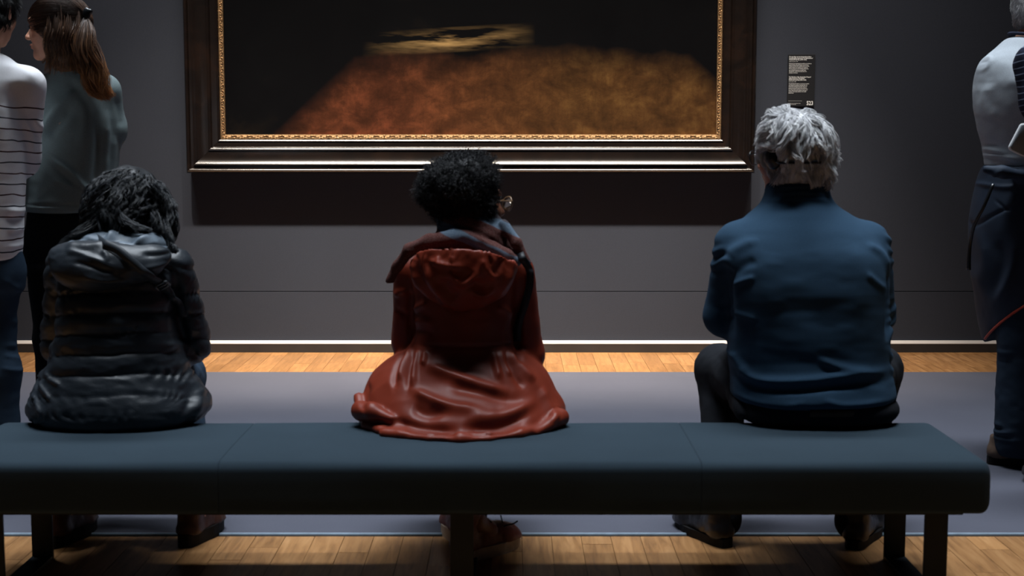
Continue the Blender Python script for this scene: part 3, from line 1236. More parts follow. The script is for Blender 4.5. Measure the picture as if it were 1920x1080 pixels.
M_sweater = cloth_mat('blue_knit', lin(48, 71, 92), 0.95, 0.1, 0.0, 520, 0.4, 0.10, 6, 0.0008)
M_trouser = cloth_mat('black_trouser', lin(26, 28, 33), 0.9, 0.15, 0.0, 500, 0.2, 0.2, 7)
f = Field.box((0.50, 3.82, 0.40), (1.19, 4.47, 1.10), 0.0055)
rows = [(.458, .866, 4.06, .226, .226, .196, .16), (.474, .866, 4.06, .233, .233, .206, .17), (.49, .865, 4.06, .232, .232, .203, .17), (.52, .862, 4.06, .230, .230, .195, .17), (.565, .856, 4.06, .230, .230, .185, .17),
        (.64, .852, 4.06, .231, .231, .183, .17), (.72, .845, 4.06, .236, .236, .183, .16), (.80, .840, 4.06, .240, .240, .182, .15), (.87, .836, 4.065, .236, .236, .172, .14),
        (.92, .833, 4.075, .215, .215, .156, .13), (.96, .831, 4.09, .185, .185, .137, .12), (.99, .829, 4.105, .145, .145, .116, .11), (1.017, .828, 4.12, .108, .108, .098, .10),
        (1.045, .827, 4.125, .092, .092, .092, .09), (1.082, .826, 4.128, .085, .085, .086, .085)]
f.loft(rows, 0.02, 2.5)
for sh, el, wr in (((.655, 4.08, .900), (.626, 4.14, .690), (.735, 4.37, .605)), ((1.015, 4.08, .900), (1.058, 4.14, .695), (.945, 4.37, .605))):
    f.chain([sh, el], (.074, .064), 0.022)
    f.chain([el, wr], (.062, .045), 0.02)
V, Q = f.mesh(3)
N = normals(V, Q)
d = folds(V, N, [
    ([(0.747, 1.046), (0.822, 1.054), (0.905, 1.046)], .005, .006),
    ([(0.724, 1.027), (0.819, 1.038), (0.925, 1.026)], .004, .006),
    ([(0.771, 1.067), (0.829, 1.072), (0.895, 1.065)], .004, .005),
    ([(0.61, 0.85), (0.605, 0.776), (0.616, 0.633)], -.020, .013),
    ([(1.062, 0.843), (1.064, 0.761), (1.053, 0.633)], -.020, .013),
    ([(0.601, 0.843), (0.63, 0.898), (0.69, 0.928)], .008, .012),
    ([(0.619, 0.823), (0.644, 0.855), (0.679, 0.871)], -.006, .012),
    ([(0.615, 0.796), (0.643, 0.812), (0.676, 0.826)], .007, .008),
    ([(0.618, 0.719), (0.643, 0.716), (0.684, 0.704)], .005, .008),
    ([(1.065, 0.839), (1.032, 0.889), (0.983, 0.916)], .007, .011),
    ([(1.043, 0.785), (1.005, 0.812), (0.972, 0.837)], .005, .009),
    ([(0.624, 0.579), (0.651, 0.552), (0.707, 0.537), (0.825, 0.543), (0.942, 0.557), (1.053, 0.561)], .011, .011),
    ([(0.625, 0.536), (0.682, 0.516), (0.796, 0.519), (0.943, 0.533), (1.054, 0.536)], -.010, .011),
    ([(0.838, 0.603), (0.913, 0.576), (1.006, 0.561)], .007, .010),
    ([(0.624, 0.603), (0.636, 0.582), (0.667, 0.551)], .008, .009),
    ([(0.633, 0.491), (0.682, 0.472), (0.753, 0.469), (0.811, 0.487)], .004, .008),
    ([(0.856, 0.49), (0.915, 0.475), (1.043, 0.479)], .005, .008),
    ([(0.719, 0.899), (0.704, 0.812), (0.72, 0.723)], .004, .03),
    ([(0.938, 0.921), (0.96, 0.827), (0.948, 0.708)], .005, .03),
    ([(0.805, 0.958), (0.813, 0.827), (0.812, 0.679)], -.005, .035),
])
d += wrinkle(V, N, .0045, 5, 14, 11)
arm = np.clip((np.abs(V[:, 0] - 0.84) - 0.215) / 0.03, 0, 1)
d += arm * .006 * np.sin(V[:, 2] * 150 + 4 * vnoise(V * 12, 4)) * np.clip(vnoise(V * np.array([6, 6, 14]), 5) + .3, 0, 1)
V = V + N * d[:, None]
mk('sweater', V, Q, M_sweater, man)

f = Field.box((0.52, 3.84, 0.03), (1.29, 4.54, 0.56), 0.0065)
f.loft([(.400, .868, 4.06, .205, .205, .165, .17), (.415, .870, 4.06, .228, .228, .186, .19), (.445, .872, 4.06, .237, .237, .194, .19), (.47, .870, 4.06, .226, .226, .186, .18), (.50, .868, 4.06, .20, .20, .16, .15), (.53, .862, 4.06, .18, .18, .14, .13)], 0.02, 2.6)
legs(f, (.745, 4.08, .488), (.655, 4.42, .485), (.637, 4.165, .07), (.088, .074, .052))
legs(f, (.985, 4.08, .488), (1.150, 4.42, .485), (1.015, 4.145, .07), (.088, .074, .052))
V, Q = f.mesh(2)
N = normals(V, Q)
d = wrinkle(V, N, .005, 14, 14, 21) + folds(V, N, [([(0.612, 0.507), (0.638, 0.459), (0.656, 0.398)], .006, .01), ([(0.627, 0.557), (0.651, 0.475), (0.668, 0.382)], -.006, .01)])
mk('trousers', V + N * d[:, None], Q, M_trouser, man)
M_belt = plain('belt_leather', lin(58, 40, 30), 0.6, 0.3)
a = np.radians(np.linspace(258, 288, 30))
pts = np.stack([.872 + .238 * np.cos(a), 4.06 + .1975 * np.sin(a), np.full(30, .452)], 1)
bV, bF = [], []
for i, p in enumerate(pts):
    o_ = np.array([np.cos(a[i]), np.sin(a[i]), 0])
    for q, z in ((-.006, -.010), (.002, -.010), (.002, .010), (-.006, .010)):
        bV.append(p + o_ * q + np.array([0, 0, z]))
for i in range(29):
    for q in range(4):
        bF.append((i * 4 + q, i * 4 + (q + 1) % 4, i * 4 + 4 + (q + 1) % 4, i * 4 + 4 + q))
mk('belt', bV, bF, M_belt, man)
shoe(man, (.638, 4.105, 0), -22, .29, M_leather_black, M_sole_dark, .10)
shoe(man, (1.003, 4.085, 0), 26, .29, M_leather_black, M_sole_dark, .10)

# hair
M_white = hair_mat('white_hair', lin(185, 185, 190), lin(255, 254, 253), 0.5, 0.35, 30)
C = np.array((0.818, 4.118, 1.178))
HM, RM = np.asarray(JM['head']), rot(*JM['rot'])
f = Field.box((0.68, 3.96, 1.03), (0.96, 4.27, 1.32), 0.0038)
f.ell(C, (0.100, 0.106, 0.103), 0.02)
f.ell((0.825, 4.075, 1.112), (0.066, 0.045, 0.038), 0.03)
f.ell((0.872, 4.10, 1.130), (0.036, 0.055, 0.050), 0.03)
f.ell((0.775, 4.07, 1.228), (0.045, 0.05, 0.040), 0.03)
f.ell(HM + RM @ np.array((0, 0.118, -0.045)), (0.082, 0.085, 0.115), 0.012, RM, 'cut')
f.ell(HM + RM @ np.array((-0.095, 0.012, -0.030)), (0.04, 0.036, 0.050), 0.012, RM, 'cut')
V, Q = f.mesh(1)
N = normals(V, Q)
crown = C + np.array((0.01, -0.04, 0.09))
rel = V - crown
rad_ = np.linalg.norm(rel, axis=1)
ang = np.arctan2(rel[:, 0], -rel[:, 2] + 0.02)
d = .011 * fbm(np.stack([ang * 3.2 + 0.6 * vnoise(V * 22, 3), rad_ * 16, V[:, 1] * 14], 1), 2, 9) + .004 * fbm(np.stack([ang * 11, rad_ * 30, V[:, 1] * 20], 1), 2, 14)
V = V + N * d[:, None]
keep = lambda dd: (dd[:, 2] > -0.85) & ((dd @ RM)[:, 1] < 0.45) & ~(((dd @ RM)[:, 0] < -0.55) & (dd[:, 2] < -0.15) & ((dd @ RM)[:, 1] > -0.35))
roots = ell_points(3800, C, (0.096, 0.102, 0.097), keep, 5)


def flow_m(p, N):
    r_ = p - crown
    sw = np.stack([-r_[:, 2] * .5, np.zeros(len(p)), r_[:, 0] * .3], 1)
    n_ = np.stack([vnoise(p * 28, 31), vnoise(p * 28, 32), vnoise(p * 28, 33)], 1)
    return r_ / (np.linalg.norm(r_, axis=1, keepdims=True) + 1e-6) + sw + n_ * 0.9


hi_ = np.nonzero(V[:, 2] > 1.165)[0]
roots = V[np.random.default_rng(8).choice(hi_, 950)]
P0 = grow(roots, flow_m, C, (0.103, 0.109, 0.106), 8, 0.0068, 0.42, 0.02, 0.42, 85, 4)
pad = HM + RM @ np.array((-.094, .002, -.012))
P0 = P0[np.linalg.norm(P0 - pad, axis=2).min(1) > .034]
P = np.concatenate([P0 + r_.normal(size=(len(P0), 1, 3)) * .0030 * np.linspace(1, .6, P0.shape[1])[None, :, None] for r_ in [np.random.default_rng(k_) for k_ in range(9)]])
low = np.nonzero((V[:, 2] < 1.19) & (N[:, 1] < .55))[0]
low = np.random.default_rng(6).choice(low, 560)
low = low[np.linalg.norm(V[low] - pad, axis=1) > .042]
p, n0 = V[low], N[low]
Pl = [p]
for i in range(7):
    w_ = np.stack([vnoise(p * 34, 35 + k_) for k_ in range(3)], 1)
    t_ = np.array((0.15, 0, -1.0)) - n0 * (n0 @ np.array((0.15, 0, -1.0)))[:, None]
    d_ = t_ + n0 * (.34 - .08 * i) + w_ * .8
    p = p + d_ / np.linalg.norm(d_, axis=1, keepdims=True) * .0046
    Pl.append(p)
Pl = np.stack(Pl, 1)
Pl = np.concatenate([Pl + np.random.default_rng(50 + k_).normal(size=(len(Pl), 1, 3)) * .0030 for k_ in range(8)])
hair_obj([(V, Q, 0), (*strands_mesh(P, 0.0012, 0.0005), P.shape[1] * 3), (*strands_mesh(Pl, 0.0012, 0.0005), Pl.shape[1] * 3)], M_white, man)

# his spectacles
gp = lambda x, y, z: HM + RM @ np.array((x, y, z))
gl = [tube([gp(-.078, .012, .012), gp(-.074, .06, .010), gp(-.067, .108, .006)], .0022, 12, 6), tube([gp(.078, .012, .012), gp(.074, .06, .010), gp(.067, .108, .006)], .0022, 12, 6),
      tube([gp(-.012, .116, .006), gp(0, .119, .010), gp(.012, .116, .006)], .0016, 6, 6)]
for sg in (-1, 1):
    th = np.linspace(0, 2 * math.pi, 15)
    gl.append(tube([gp(sg * .036 + .027 * math.cos(t), .113 - .006 * abs(math.cos(t)), -.002 + .021 * math.sin(t)) for t in th], .0016, 42, 6))
allV, allF, nn = [], [], 0
for v_, f_ in gl:
    allV += [tuple(q) for q in v_]
    allF += [tuple(i + nn for i in q) for q in f_]
    nn += len(v_)
gm = mk('spectacles', allV, allF, M_blackplastic, man)
# audio headset with a band behind the neck
hs = top(empty('audio_headset', tuple(gp(-.085, .005, -.01)), None), 'black audio tour headset on the white-haired man, pad over his left ear', 'headset')
for sg in (-1, 1):
    c = gp(sg * .091, .004, -.012)
    f = Field.box(c - .05, c + .05, .003)
    f.ell(c, (.015, .026, .034), .006, RM)
    f.ell(c + RM @ np.array((-sg * -.010, 0, .004)), (.010, .017, .022), .006, RM)
    v_, q_ = f.mesh(1)
    mk('ear_pad', v_, q_, M_blackplastic, hs)
pts = [C + (RM @ np.array((math.sin(a_), -math.cos(a_), 0))) * np.array((.100, .107, 0)) + np.array((0, 0, -.040)) for a_ in np.radians(np.linspace(-84, 84, 9))]
pts = [gp(-.092, .004, -.016)] + pts + [gp(.092, .004, -.016)]
mk('neck_band', *tube(pts, .0038, 50, 8), M_blackplastic, hs)

# ================================================================== seated woman in the rust coat
cw = empty('person', (-0.14, 4.05, 0.0), 'woman with a dark afro puff in a rust coat, seated mid bench', 'person')
JC = seated_joints(-0.14, (-0.122, 4.105, 1.025), (-58, -4), 0.13, 0.84, (-.298, 4.13, .61), (.040, 4.13, .58), (-.20, 4.38, .56), (-.07, 4.38, .555),
                   (-.245, 4.42, .475), (-.035, 4.42, .475), (-.14, 4.14, .11), (-.115, 4.00, .11), (-.175, 4.29, .035), (-.03, 4.10, .035), neck=(-.13, 4.09, .90))
V, Q = body_mesh(JC, 0.008, 0.005, True, .97, .93)
mk('body', V, Q, M_skin_dark, cw)
eyes(cw, JC, .97)
kc = NT('rust_satin')
v = kc.coord()
c0 = lin(120, 46, 29)
kc.base(kc.ramp(kc.noise(v, 7, 4), [(0.3, mul(c0, 0.85)), (0.7, mul(c0, 1.15))]))
kc.bump(kc.noise(v, 500, 2), 0.12, 0.0005)
M_coat = kc.set(0.46, 0.26, 0, 0)
f = Field.box((-.50, 3.66, .385), (.22, 4.52, .95), 0.0058)
f.loft([(.402, -.146, 4.05, .290, .290, .315, .30), (.437, -.142, 4.05, .292, .292, .285, .30), (.483, -.151, 4.05, .276, .276, .238, .30), (.544, -.150, 4.05, .240, .240, .183, .25),
        (.585, -.146, 4.05, .195, .195, .152, .18), (.615, -.143, 4.05, .155, .155, .136, .13), (.64, -.140, 4.05, .148, .148, .134, .13), (.70, -.139, 4.05, .147, .147, .138, .13),
        (.76, -.139, 4.05, .149, .149, .140, .13), (.81, -.138, 4.055, .152, .152, .138, .12), (.85, -.138, 4.06, .148, .148, .130, .12), (.885, -.138, 4.065, .125, .125, .115, .11), (.92, -.13, 4.07, .095, .095, .095, .10)], 0.02, 2.0)
for sh, el, wr in (((-.285, 4.07, .825), (-.300, 4.13, .61), (-.20, 4.37, .56)), ((.008, 4.07, .825), (.040, 4.13, .58), (-.07, 4.37, .555))):
    f.chain([sh, el], (.056, .051), 0.018)
    f.chain([el, wr], (.050, .038), 0.018)
# hem spread on the bench: rolled edge, flaps and turned-up corners
hem = [(-.43, 4.00, .412), (-.40, 3.90, .411), (-.36, 3.83, .411), (-.30, 3.775, .411), (-.22, 3.735, .411), (-.14, 3.722, .411), (-.06, 3.738, .411), (.02, 3.785, .411), (.09, 3.86, .411), (.14, 3.96, .412)]
f.chain(hem, [.013] * 10, .014)
f.chain([(-0.425, 3.93, 0.447), (-0.383, 3.87, 0.456), (-0.328, 3.83, 0.444)], (.026, .022, .012), .008)
f.chain([(-0.348, 3.8, 0.41), (-0.272, 3.76, 0.407), (-0.156, 3.72, 0.407)], (.016, .014, .012), .006)
f.chain([(0.135, 3.93, 0.427), (0.103, 3.87, 0.42), (0.066, 3.82, 0.406)], (.026, .020, .010), .008)
f.chain([(-0.438, 4.0, 0.472), (-0.429, 3.97, 0.451)], (.012, .016), .01)
V, Q = f.mesh(2)
N = normals(V, Q)
sk = lambda px: px
d = folds(V, N, [
    # arm / body grooves
    ([(-0.287, 0.781), (-0.292, 0.713), (-0.289, 0.622)], -.012, .010),
    ([(0.018, 0.758), (0.015, 0.668), (0.023, 0.561)], -.012, .010),
    # waist seam and gathers
    ([(-0.282, 0.627), (-0.134, 0.63), (0.007, 0.625)], -.005, .005),
    ([(-0.284, 0.618), (-0.306, 0.576), (-0.313, 0.534)], .012, .009),
    ([(-0.262, 0.615), (-0.271, 0.576), (-0.275, 0.522)], .012, .008),
    ([(-0.296, 0.615), (-0.324, 0.561), (-0.329, 0.514)], -.010, .008),
    ([(-0.272, 0.61), (-0.287, 0.561), (-0.29, 0.514)], -.010, .007),
    ([(-0.242, 0.612), (-0.247, 0.576)], .010, .007),
    ([(-0.037, 0.615), (-0.018, 0.576), (-0.003, 0.544)], .011, .008),
    ([(-0.056, 0.613), (-0.044, 0.576), (-0.035, 0.54)], .011, .009),
    ([(-0.015, 0.613), (0.022, 0.569), (0.066, 0.523)], .012, .009),
    ([(-0.03, 0.61), (0.003, 0.554), (0.037, 0.514)], -.009, .008),
    # long soft folds over the skirt
    ([(-0.243, 0.579), (-0.175, 0.56), (-0.087, 0.53), (0.0, 0.505)], .013, .012),
    ([(-0.183, 0.532), (-0.087, 0.513), (0.036, 0.484)], -.010, .014),
    ([(-0.275, 0.516), (-0.232, 0.501), (-0.165, 0.479), (-0.057, 0.465)], .014, .012),
    ([(-0.278, 0.477), (-0.231, 0.465), (-0.158, 0.473)], -.012, .014),
    ([(-0.33, 0.44), (-0.246, 0.428), (-0.143, 0.427)], -.014, .011),
    ([(-0.321, 0.428), (-0.23, 0.423), (-0.149, 0.416)], .008, .008),
    ([(-0.144, 0.432), (-0.043, 0.432), (0.058, 0.454)], -.014, .012),
    ([(-0.13, 0.453), (-0.029, 0.456), (0.073, 0.481)], .010, .013),
    ([(0.075, 0.512), (0.105, 0.458), (0.135, 0.431)], .010, .010),
    ([(-0.405, 0.519), (-0.41, 0.479), (-0.415, 0.456)], -.008, .010),
    # back
    ([(-0.282, 0.687), (-0.251, 0.697), (-0.222, 0.694)], .006, .008),
    ([(-0.287, 0.719), (-0.258, 0.738), (-0.236, 0.747)], .007, .008),
    ([(-0.279, 0.663), (-0.244, 0.668), (-0.215, 0.661)], -.004, .008),
    ([(0.007, 0.704), (-0.022, 0.728), (-0.044, 0.736)], .006, .008),
    ([(-0.337, 0.753), (-0.32, 0.77), (-0.293, 0.775)], .008, .010),
    ([(-0.342, 0.715), (-0.32, 0.709), (-0.301, 0.697)], -.006, .010),
])
d += wrinkle(V, N, .004, 7, 11, 41)
skm = np.clip((.60 - V[:, 2]) / .1, 0, 1)
d += skm * .009 * fbm(V * np.array([9, 6, 5]), 2, 44) + .004 * (.35 - np.abs(fbm(V * np.array([13, 13, 9]), 2, 46)))
V = V + N * d[:, None]
V[:, 2] = np.maximum(V[:, 2], np.where(V[:, 1] < 4.02, .4035, .36))
mk('coat', V, Q, M_coat, cw)
# hood lying open on the back
f = Field.box((-.32, 3.80, .70), (.05, 4.06, .93), 0.0042)
hoodR = rot(0, 10, 0)
f.ell((-.134, 3.928, .850), (.137, .074, .126), .01, hoodR)
f.cone((-.262, 3.96, .868), (-.215, 3.93, .80), .022, .02, .03)
f.cone((.002, 3.96, .868), (-.045, 3.93, .80), .022, .02, .03)
f.ell((-.134, 3.955, .905), (.118, .048, .075), .012, hoodR, 'cut')
f.plane_cut((-.134, 3.95, .862), (0.08, 0.45, 0.89))
V, Q = f.mesh(2)
N = normals(V, Q)
d = folds(V, N, [
    ([(-0.234, 0.877), (-0.182, 0.864), (-0.131, 0.858)], .008, .008),
    ([(-0.172, 0.852), (-0.148, 0.818), (-0.131, 0.812), (-0.099, 0.832), (-0.08, 0.886)], .010, .008),
    ([(-0.08, 0.886), (-0.07, 0.85), (-0.044, 0.821)], .009, .008),
    ([(-0.109, 0.787), (-0.08, 0.776), (-0.047, 0.799)], .007, .007),
    ([(-0.234, 0.872), (-0.222, 0.814), (-0.176, 0.754), (-0.125, 0.729)], .008, .010),
    ([(-0.257, 0.862), (-0.241, 0.798), (-0.199, 0.744)], -.008, .009),
    ([(-0.28, 0.868), (-0.273, 0.831), (-0.251, 0.786)], .008, .010),
    ([(0.0, 0.884), (-0.003, 0.842), (-0.029, 0.781)], .008, .010),
    ([(-0.022, 0.887), (-0.037, 0.857), (-0.051, 0.836)], -.009, .009),
    ([(-0.109, 0.829), (-0.095, 0.808), (-0.065, 0.803)], -.010, .016),
    ([(-0.189, 0.829), (-0.175, 0.793), (-0.146, 0.77)], -.008, .014),
    ([(-0.204, 0.889), (-0.197, 0.857)], .006, .006), ([(-0.161, 0.889), (-0.164, 0.869)], .005, .006), ([(0.022, 0.885), (0.022, 0.852)], .006, .006),
])
d += .004 * fbm(V * 16, 3, 51) + .006 * (.3 - np.abs(fbm(V * np.array([18, 12, 14]), 2, 53))) + .0022 * np.sin(V[:, 0] * 200 + 7 * vnoise(V * 22, 3)) * np.clip((V[:, 2] - .84) / .02, 0, 1) * np.clip(vnoise(V * 30, 6) + .6, 0, 1)
mk('hood', V + N * d[:, None], Q, M_coat, cw)
M_lining = cloth_mat('hood_lining', lin(60, 70, 92), 0.9, 0.2, 0.0, 160, 0.6, 0.9, 45, 0.003)
f = Field.box((-.31, 3.86, .83), (.04, 4.06, .92), 0.0045)
f.ell((-.134, 3.965, .862), (.132, .045, .034), .01)
V, Q = f.mesh(1)
N = normals(V, Q)
mk('hood_lining', V + N * (.006 * fbm(V * 45, 3, 8))[:, None], Q, M_lining, cw)
# scarf
ks = NT('scarf_wool')
v = ks.coord()
sp = ks.n('ShaderNodeSeparateXYZ')
ks.l(v, sp.inputs[0])
tt = ks.math('MULTIPLY_ADD', sp.outputs[0], 0.46, sp.outputs[2])
tt = ks.math('ADD', tt, ks.math('MULTIPLY', ks.math('SUBTRACT', ks.noise(v, 9, 2), 0.5), 0.02))
red, gry = lin(92, 42, 34), lin(96, 116, 136)
mp = ks.math('MULTIPLY', ks.math('SUBTRACT', tt, 0.80), 4.0)
ks.base(ks.mix(0.25, ks.ramp(mp, [(0.0, red), (0.462, red), (0.475, gry), (0.585, gry), (0.60, red), (0.795, red), (0.805, gry), (0.9, gry), (0.915, lin(60, 50, 56))]), ks.ramp(ks.noise(v, 300, 2), [(0.3, (0.0, 0.0, 0.0)), (0.7, (0.25, 0.25, 0.25))])))
ks.bump(ks.noise(v, 260, 3), 0.5, 0.001)
M_scarf = ks.set(0.95, 0.1)
f = Field.box((-.37, 3.90, .80), (.08, 4.26, 1.02), 0.0045)
f.loft([(.875, -.128, 4.07, .150, .150, .10, .11), (.90, -.125, 4.07, .140, .142, .115, .12), (.925, -.118, 4.07, .112, .122, .115, .12), (.945, -.111, 4.07, .104, .112, .108, .115),
        (.97, -.115, 4.075, .104, .092, .10, .11), (.99, -.125, 4.08, .097, .086, .092, .1), (1.002, -.126, 4.085, .080, .082, .085, .09)], .01, 2.1)
f.loft([(.90, -.125, 4.07, .09, .09, .08, .09), (.99, -.125, 4.08, .07, .07, .07, .08), (1.02, -.125, 4.09, .065, .065, .065, .07)], .008, 2.0, 'cut')
f.chain([(-0.164, 3.96, 0.929), (-0.23, 3.95, 0.918), (-0.286, 3.96, 0.897), (-0.323, 3.99, 0.847), (-0.345, 4.0, 0.804)], (.024, .022, .017, .014, .012), .012)
f.chain([(-0.164, 3.965, 0.943), (-0.089, 3.95, 0.922), (-0.015, 3.95, 0.883), (0.015, 3.96, 0.862)], (.014, .018, .018, .012), .008)
f.chain([(-0.023, 4.0, 0.966), (0.012, 3.98, 0.915), (0.042, 3.98, 0.86)], (.015, .016, .012), .010)
V, Q = f.mesh(2)
N = normals(V, Q)
d = folds(V, N, [([(-0.216, 0.961), (-0.119, 0.957), (-0.015, 0.897)], -.006, .006), ([(-0.208, 0.983), (-0.104, 0.981), (-0.022, 0.938)], .004, .006),
                 ([(-0.282, 0.901), (-0.163, 0.908), (-0.081, 0.896)], -.007, .006)]) + .003 * fbm(V * 22, 3, 61)
mk('scarf', V + N * d[:, None], Q, M_scarf, cw)
# afro puff
M_afro = hair_mat('black_hair', lin(13, 13, 16), lin(26, 26, 31), 0.55, 0.25, 30)
C = np.array((-.147, 4.07, 1.070))
f = Field.box((-.30, 3.92, .93), (.01, 4.23, 1.21), 0.0045)
f.ell(C, (.108, .112, .080), .02)
f.ell((-.118, 4.075, 1.105), (.068, .078, .050), .03)
f.ell((-.205, 4.06, 1.06), (.052, .075, .055), .03)
f.ell((-.13, 4.06, 1.005), (.085, .085, .045), .03)
HC, RC = np.asarray(JC['head']), rot(*JC['rot'])
f.ell(HC + RC @ np.array((0, .11, -.04)), (.07, .058, .10), .01, RC, 'cut')
V, Q = f.mesh(1)
N = normals(V, Q)
d = .008 * fbm(V * 32, 3, 71) + .004 * np.abs(fbm(V * 85, 2, 72))
Vb = V + N * d[:, None]
# little coils standing off the surface
r0 = np.random.default_rng(77)
sel = r0.choice(len(Vb), 5200)
sel = sel[(N[sel] @ RC)[:, 1] < .75]
p0, n0 = Vb[sel], N[sel]
t = np.linspace(0, 1, 10)
ln = r0.uniform(.008, .020, len(sel)) * (1 + .6 * (vnoise(p0 * 30, 6)))
a = np.cross(n0, r0.normal(size=n0.shape))
a /= np.linalg.norm(a, axis=1, keepdims=True)
b = np.cross(n0, a)
ph = r0.uniform(0, 6.28, len(sel))[:, None] + t[None] * r0.uniform(7, 14, len(sel))[:, None]
cr = r0.uniform(.0018, .0042, len(sel))[:, None, None]
P = p0[:, None] + n0[:, None] * (t[None, :, None] * ln[:, None, None]) + cr * (np.cos(ph)[..., None] * a[:, None] + np.sin(ph)[..., None] * b[:, None])
hair_obj([(Vb, Q, 0), (*tubes(P, np.linspace(.0009, .0005, 10)[None], 3), 30)], M_afro, cw)
# spectacles
gp = lambda x, y, z: HC + RC @ np.array((x, y, z))
M_clearframe = plain('tortoise_frame', lin(120, 92, 66), 0.3, 0.5)
M_lens = bpy.data.materials.new('lens_glass')
M_lens.use_nodes = True
lb = M_lens.node_tree.nodes['Principled BSDF']
lb.inputs['Transmission Weight'].default_value = 1.0
lb.inputs['Roughness'].default_value = 0.02
lb.inputs['IOR'].default_value = 1.45
gl = [tube([gp(.078, .0, -.004), gp(.077, .05, .006), gp(.060, .107, .008)], .0024, 12, 6), tube([gp(-.078, .0, -.004), gp(-.077, .05, .006), gp(-.060, .107, .008)], .0024, 12, 6), tube([gp(-.012, .111, .006), gp(0, .114, .010), gp(.012, .111, .006)], .002, 6, 6)]
lenses = []
for sg in (-1, 1):
    th = np.linspace(0, 2 * math.pi, 15)
    rim = [gp(sg * .036 + .024 * math.cos(q), .111 - .005 * abs(math.cos(q)), .000 + .020 * math.sin(q)) for q in th]
    gl.append(tube(rim, .0024, 42, 6))
allV, allF, nn = [], [], 0
for v_, f_ in gl:
    allV += [tuple(q) for q in v_]
    allF += [tuple(i + nn for i in q) for q in f_]
    nn += len(v_)
sp_ = mk('spectacles', allV, allF, M_clearframe, cw)
for sg in (-1, 1):
    th = np.linspace(0, 2 * math.pi, 25)[:-1]
    fr = [gp(sg * .036 + .0225 * math.cos(q), .1108 - .005 * abs(math.cos(q)), .000 + .0185 * math.sin(q)) for q in th]
    bk = [np.array(p) + RC @ np.array((0, -.0016, 0)) for p in fr]
    n = len(th)
    mk('lens', fr + bk, [tuple(range(n))[::-1], tuple(range(n, 2 * n))] + [(i, (i + 1) % n, n + (i + 1) % n, n + i) for i in range(n)], M_lens, sp_, smooth=False)
# trousers and shoes
f = Field.box((-.42, 3.85, .04), (.16, 4.52, .52), 0.008)
legs(f, (-.205, 4.05, .475), (-.245, 4.41, .455), (-.14, 4.145, .10), (.07, .06, .042))
legs(f, (-.075, 4.05, .475), (-.035, 4.41, .455), (-.12, 4.01, .10), (.07, .06, .042))
V, Q = f.mesh(2)
mk('trousers', V, Q, M_black_cloth, cw)
M_boot_red = plain('boot_oxblood', lin(104, 52, 40), 0.5, 0.4, vs=25, var=0.3, bs=0.2)
s1 = shoe(cw, (-.165, 3.955, 0), 42, .265, M_boot_red, M_sole_pale, .13, .030, True)
s2 = shoe(cw, (-.135, 4.10, 0), -12, .255, M_boot_red, M_sole_pale, .13, .030, True)
M_lace = plain('lace_dark', lin(34, 38, 46), 0.8, 0.2)
for k_, yy in enumerate((.10, .125, .15)):
    a_ = math.radians(42)
    dd_, uu_ = np.array((math.sin(a_), math.cos(a_), 0)), np.array((math.cos(a_), -math.sin(a_), 0))
    b0 = np.array((-.165, 3.955, 0)) + dd_ * yy
    zz = .125 - k_ * .018
    mk('lace', *tube([b0 - uu_ * .03 + (0, 0, zz - .008), b0 + (0, 0, zz + .004), b0 + uu_ * .03 + (0, 0, zz - .008)], .0024, 10, 6), M_lace, s1)
mk('lace', *tube([(-0.031, 4.08, 0.068), (-0.016, 4.06, 0.082), (0.003, 4.05, 0.089), (0.016, 4.04, 0.1)], .0022, 12, 6), M_lace, s1)
mk('lace', *tube([(-0.024, 4.09, 0.068), (-0.028, 4.08, 0.087), (-0.033, 4.07, 0.109)], .0022, 12, 6), M_lace, s1)


def drape(pts, meshes, lift, y0=3.6):
    """drop a path of (x,z) points onto the camera side of the given vertex clouds"""
    out = []
    for x, z in smooth_path(pts, 40):
        best = None
        for Vc in meshes:
            m = (np.abs(Vc[:, 0] - x) < .009) & (np.abs(Vc[:, 2] - z) < .009)
            if m.any():
                y = Vc[m, 1].min()
                best = y if best is None else min(best, y)
        out.append([x, best, z])
    ys = [o[1] for o in out]
    last = next(y for y in ys if y is not None)
    for o in out:
        if o[1] is None:
            o[1] = last
        last = o[1]
    A = np.array(out, float)
    for _ in range(4):
        A[1:-1, 1] = np.minimum(A[1:-1, 1], .25 * A[:-2, 1] + .5 * A[1:-1, 1] + .25 * A[2:, 1])
    A[:, 1] -= lift
    return A


def strap_mesh(A, width, thick):
    T = np.gradient(A, axis=0)
    T /= np.linalg.norm(T, axis=1, keepdims=True)
    up = np.array([0, -1.0, 0])
    S = np.cross(T, up)
    S /= np.linalg.norm(S, axis=1, keepdims=True)
    O = np.cross(S, T)
    V, F = [], []
    for i in range(len(A)):
        for q, w in ((-1, -1), (1, -1), (1, 1), (-1, 1)):
            V.append(A[i] + S[i] * q * width / 2 + O[i] * w * thick / 2)
    for i in range(len(A) - 1):
        for q in range(4):
            F.append((i * 4 + q, i * 4 + (q + 1) % 4, i * 4 + 4 + (q + 1) % 4, i * 4 + 4 + q))
    F += [(0, 3, 2, 1), tuple(len(V) - 4 + q for q in range(4))]
    return V, F


def lap_bag(name, label, lo, hi, mat, strap_pts, width, buckle=None, extra=None):
    g = top(empty(name, ((lo[0] + hi[0]) / 2, (lo[1] + hi[1]) / 2, lo[2])), label, 'bag')
    V, F = box(lo[0], hi[0], lo[1], hi[1], lo[2], hi[2])
    bevel(mk('pouch', V, F, mat, g), 0.012, 3)
    st = mk('strap', *strap_mesh(strap_pts, width, .0035), mat, g)
    return g, st


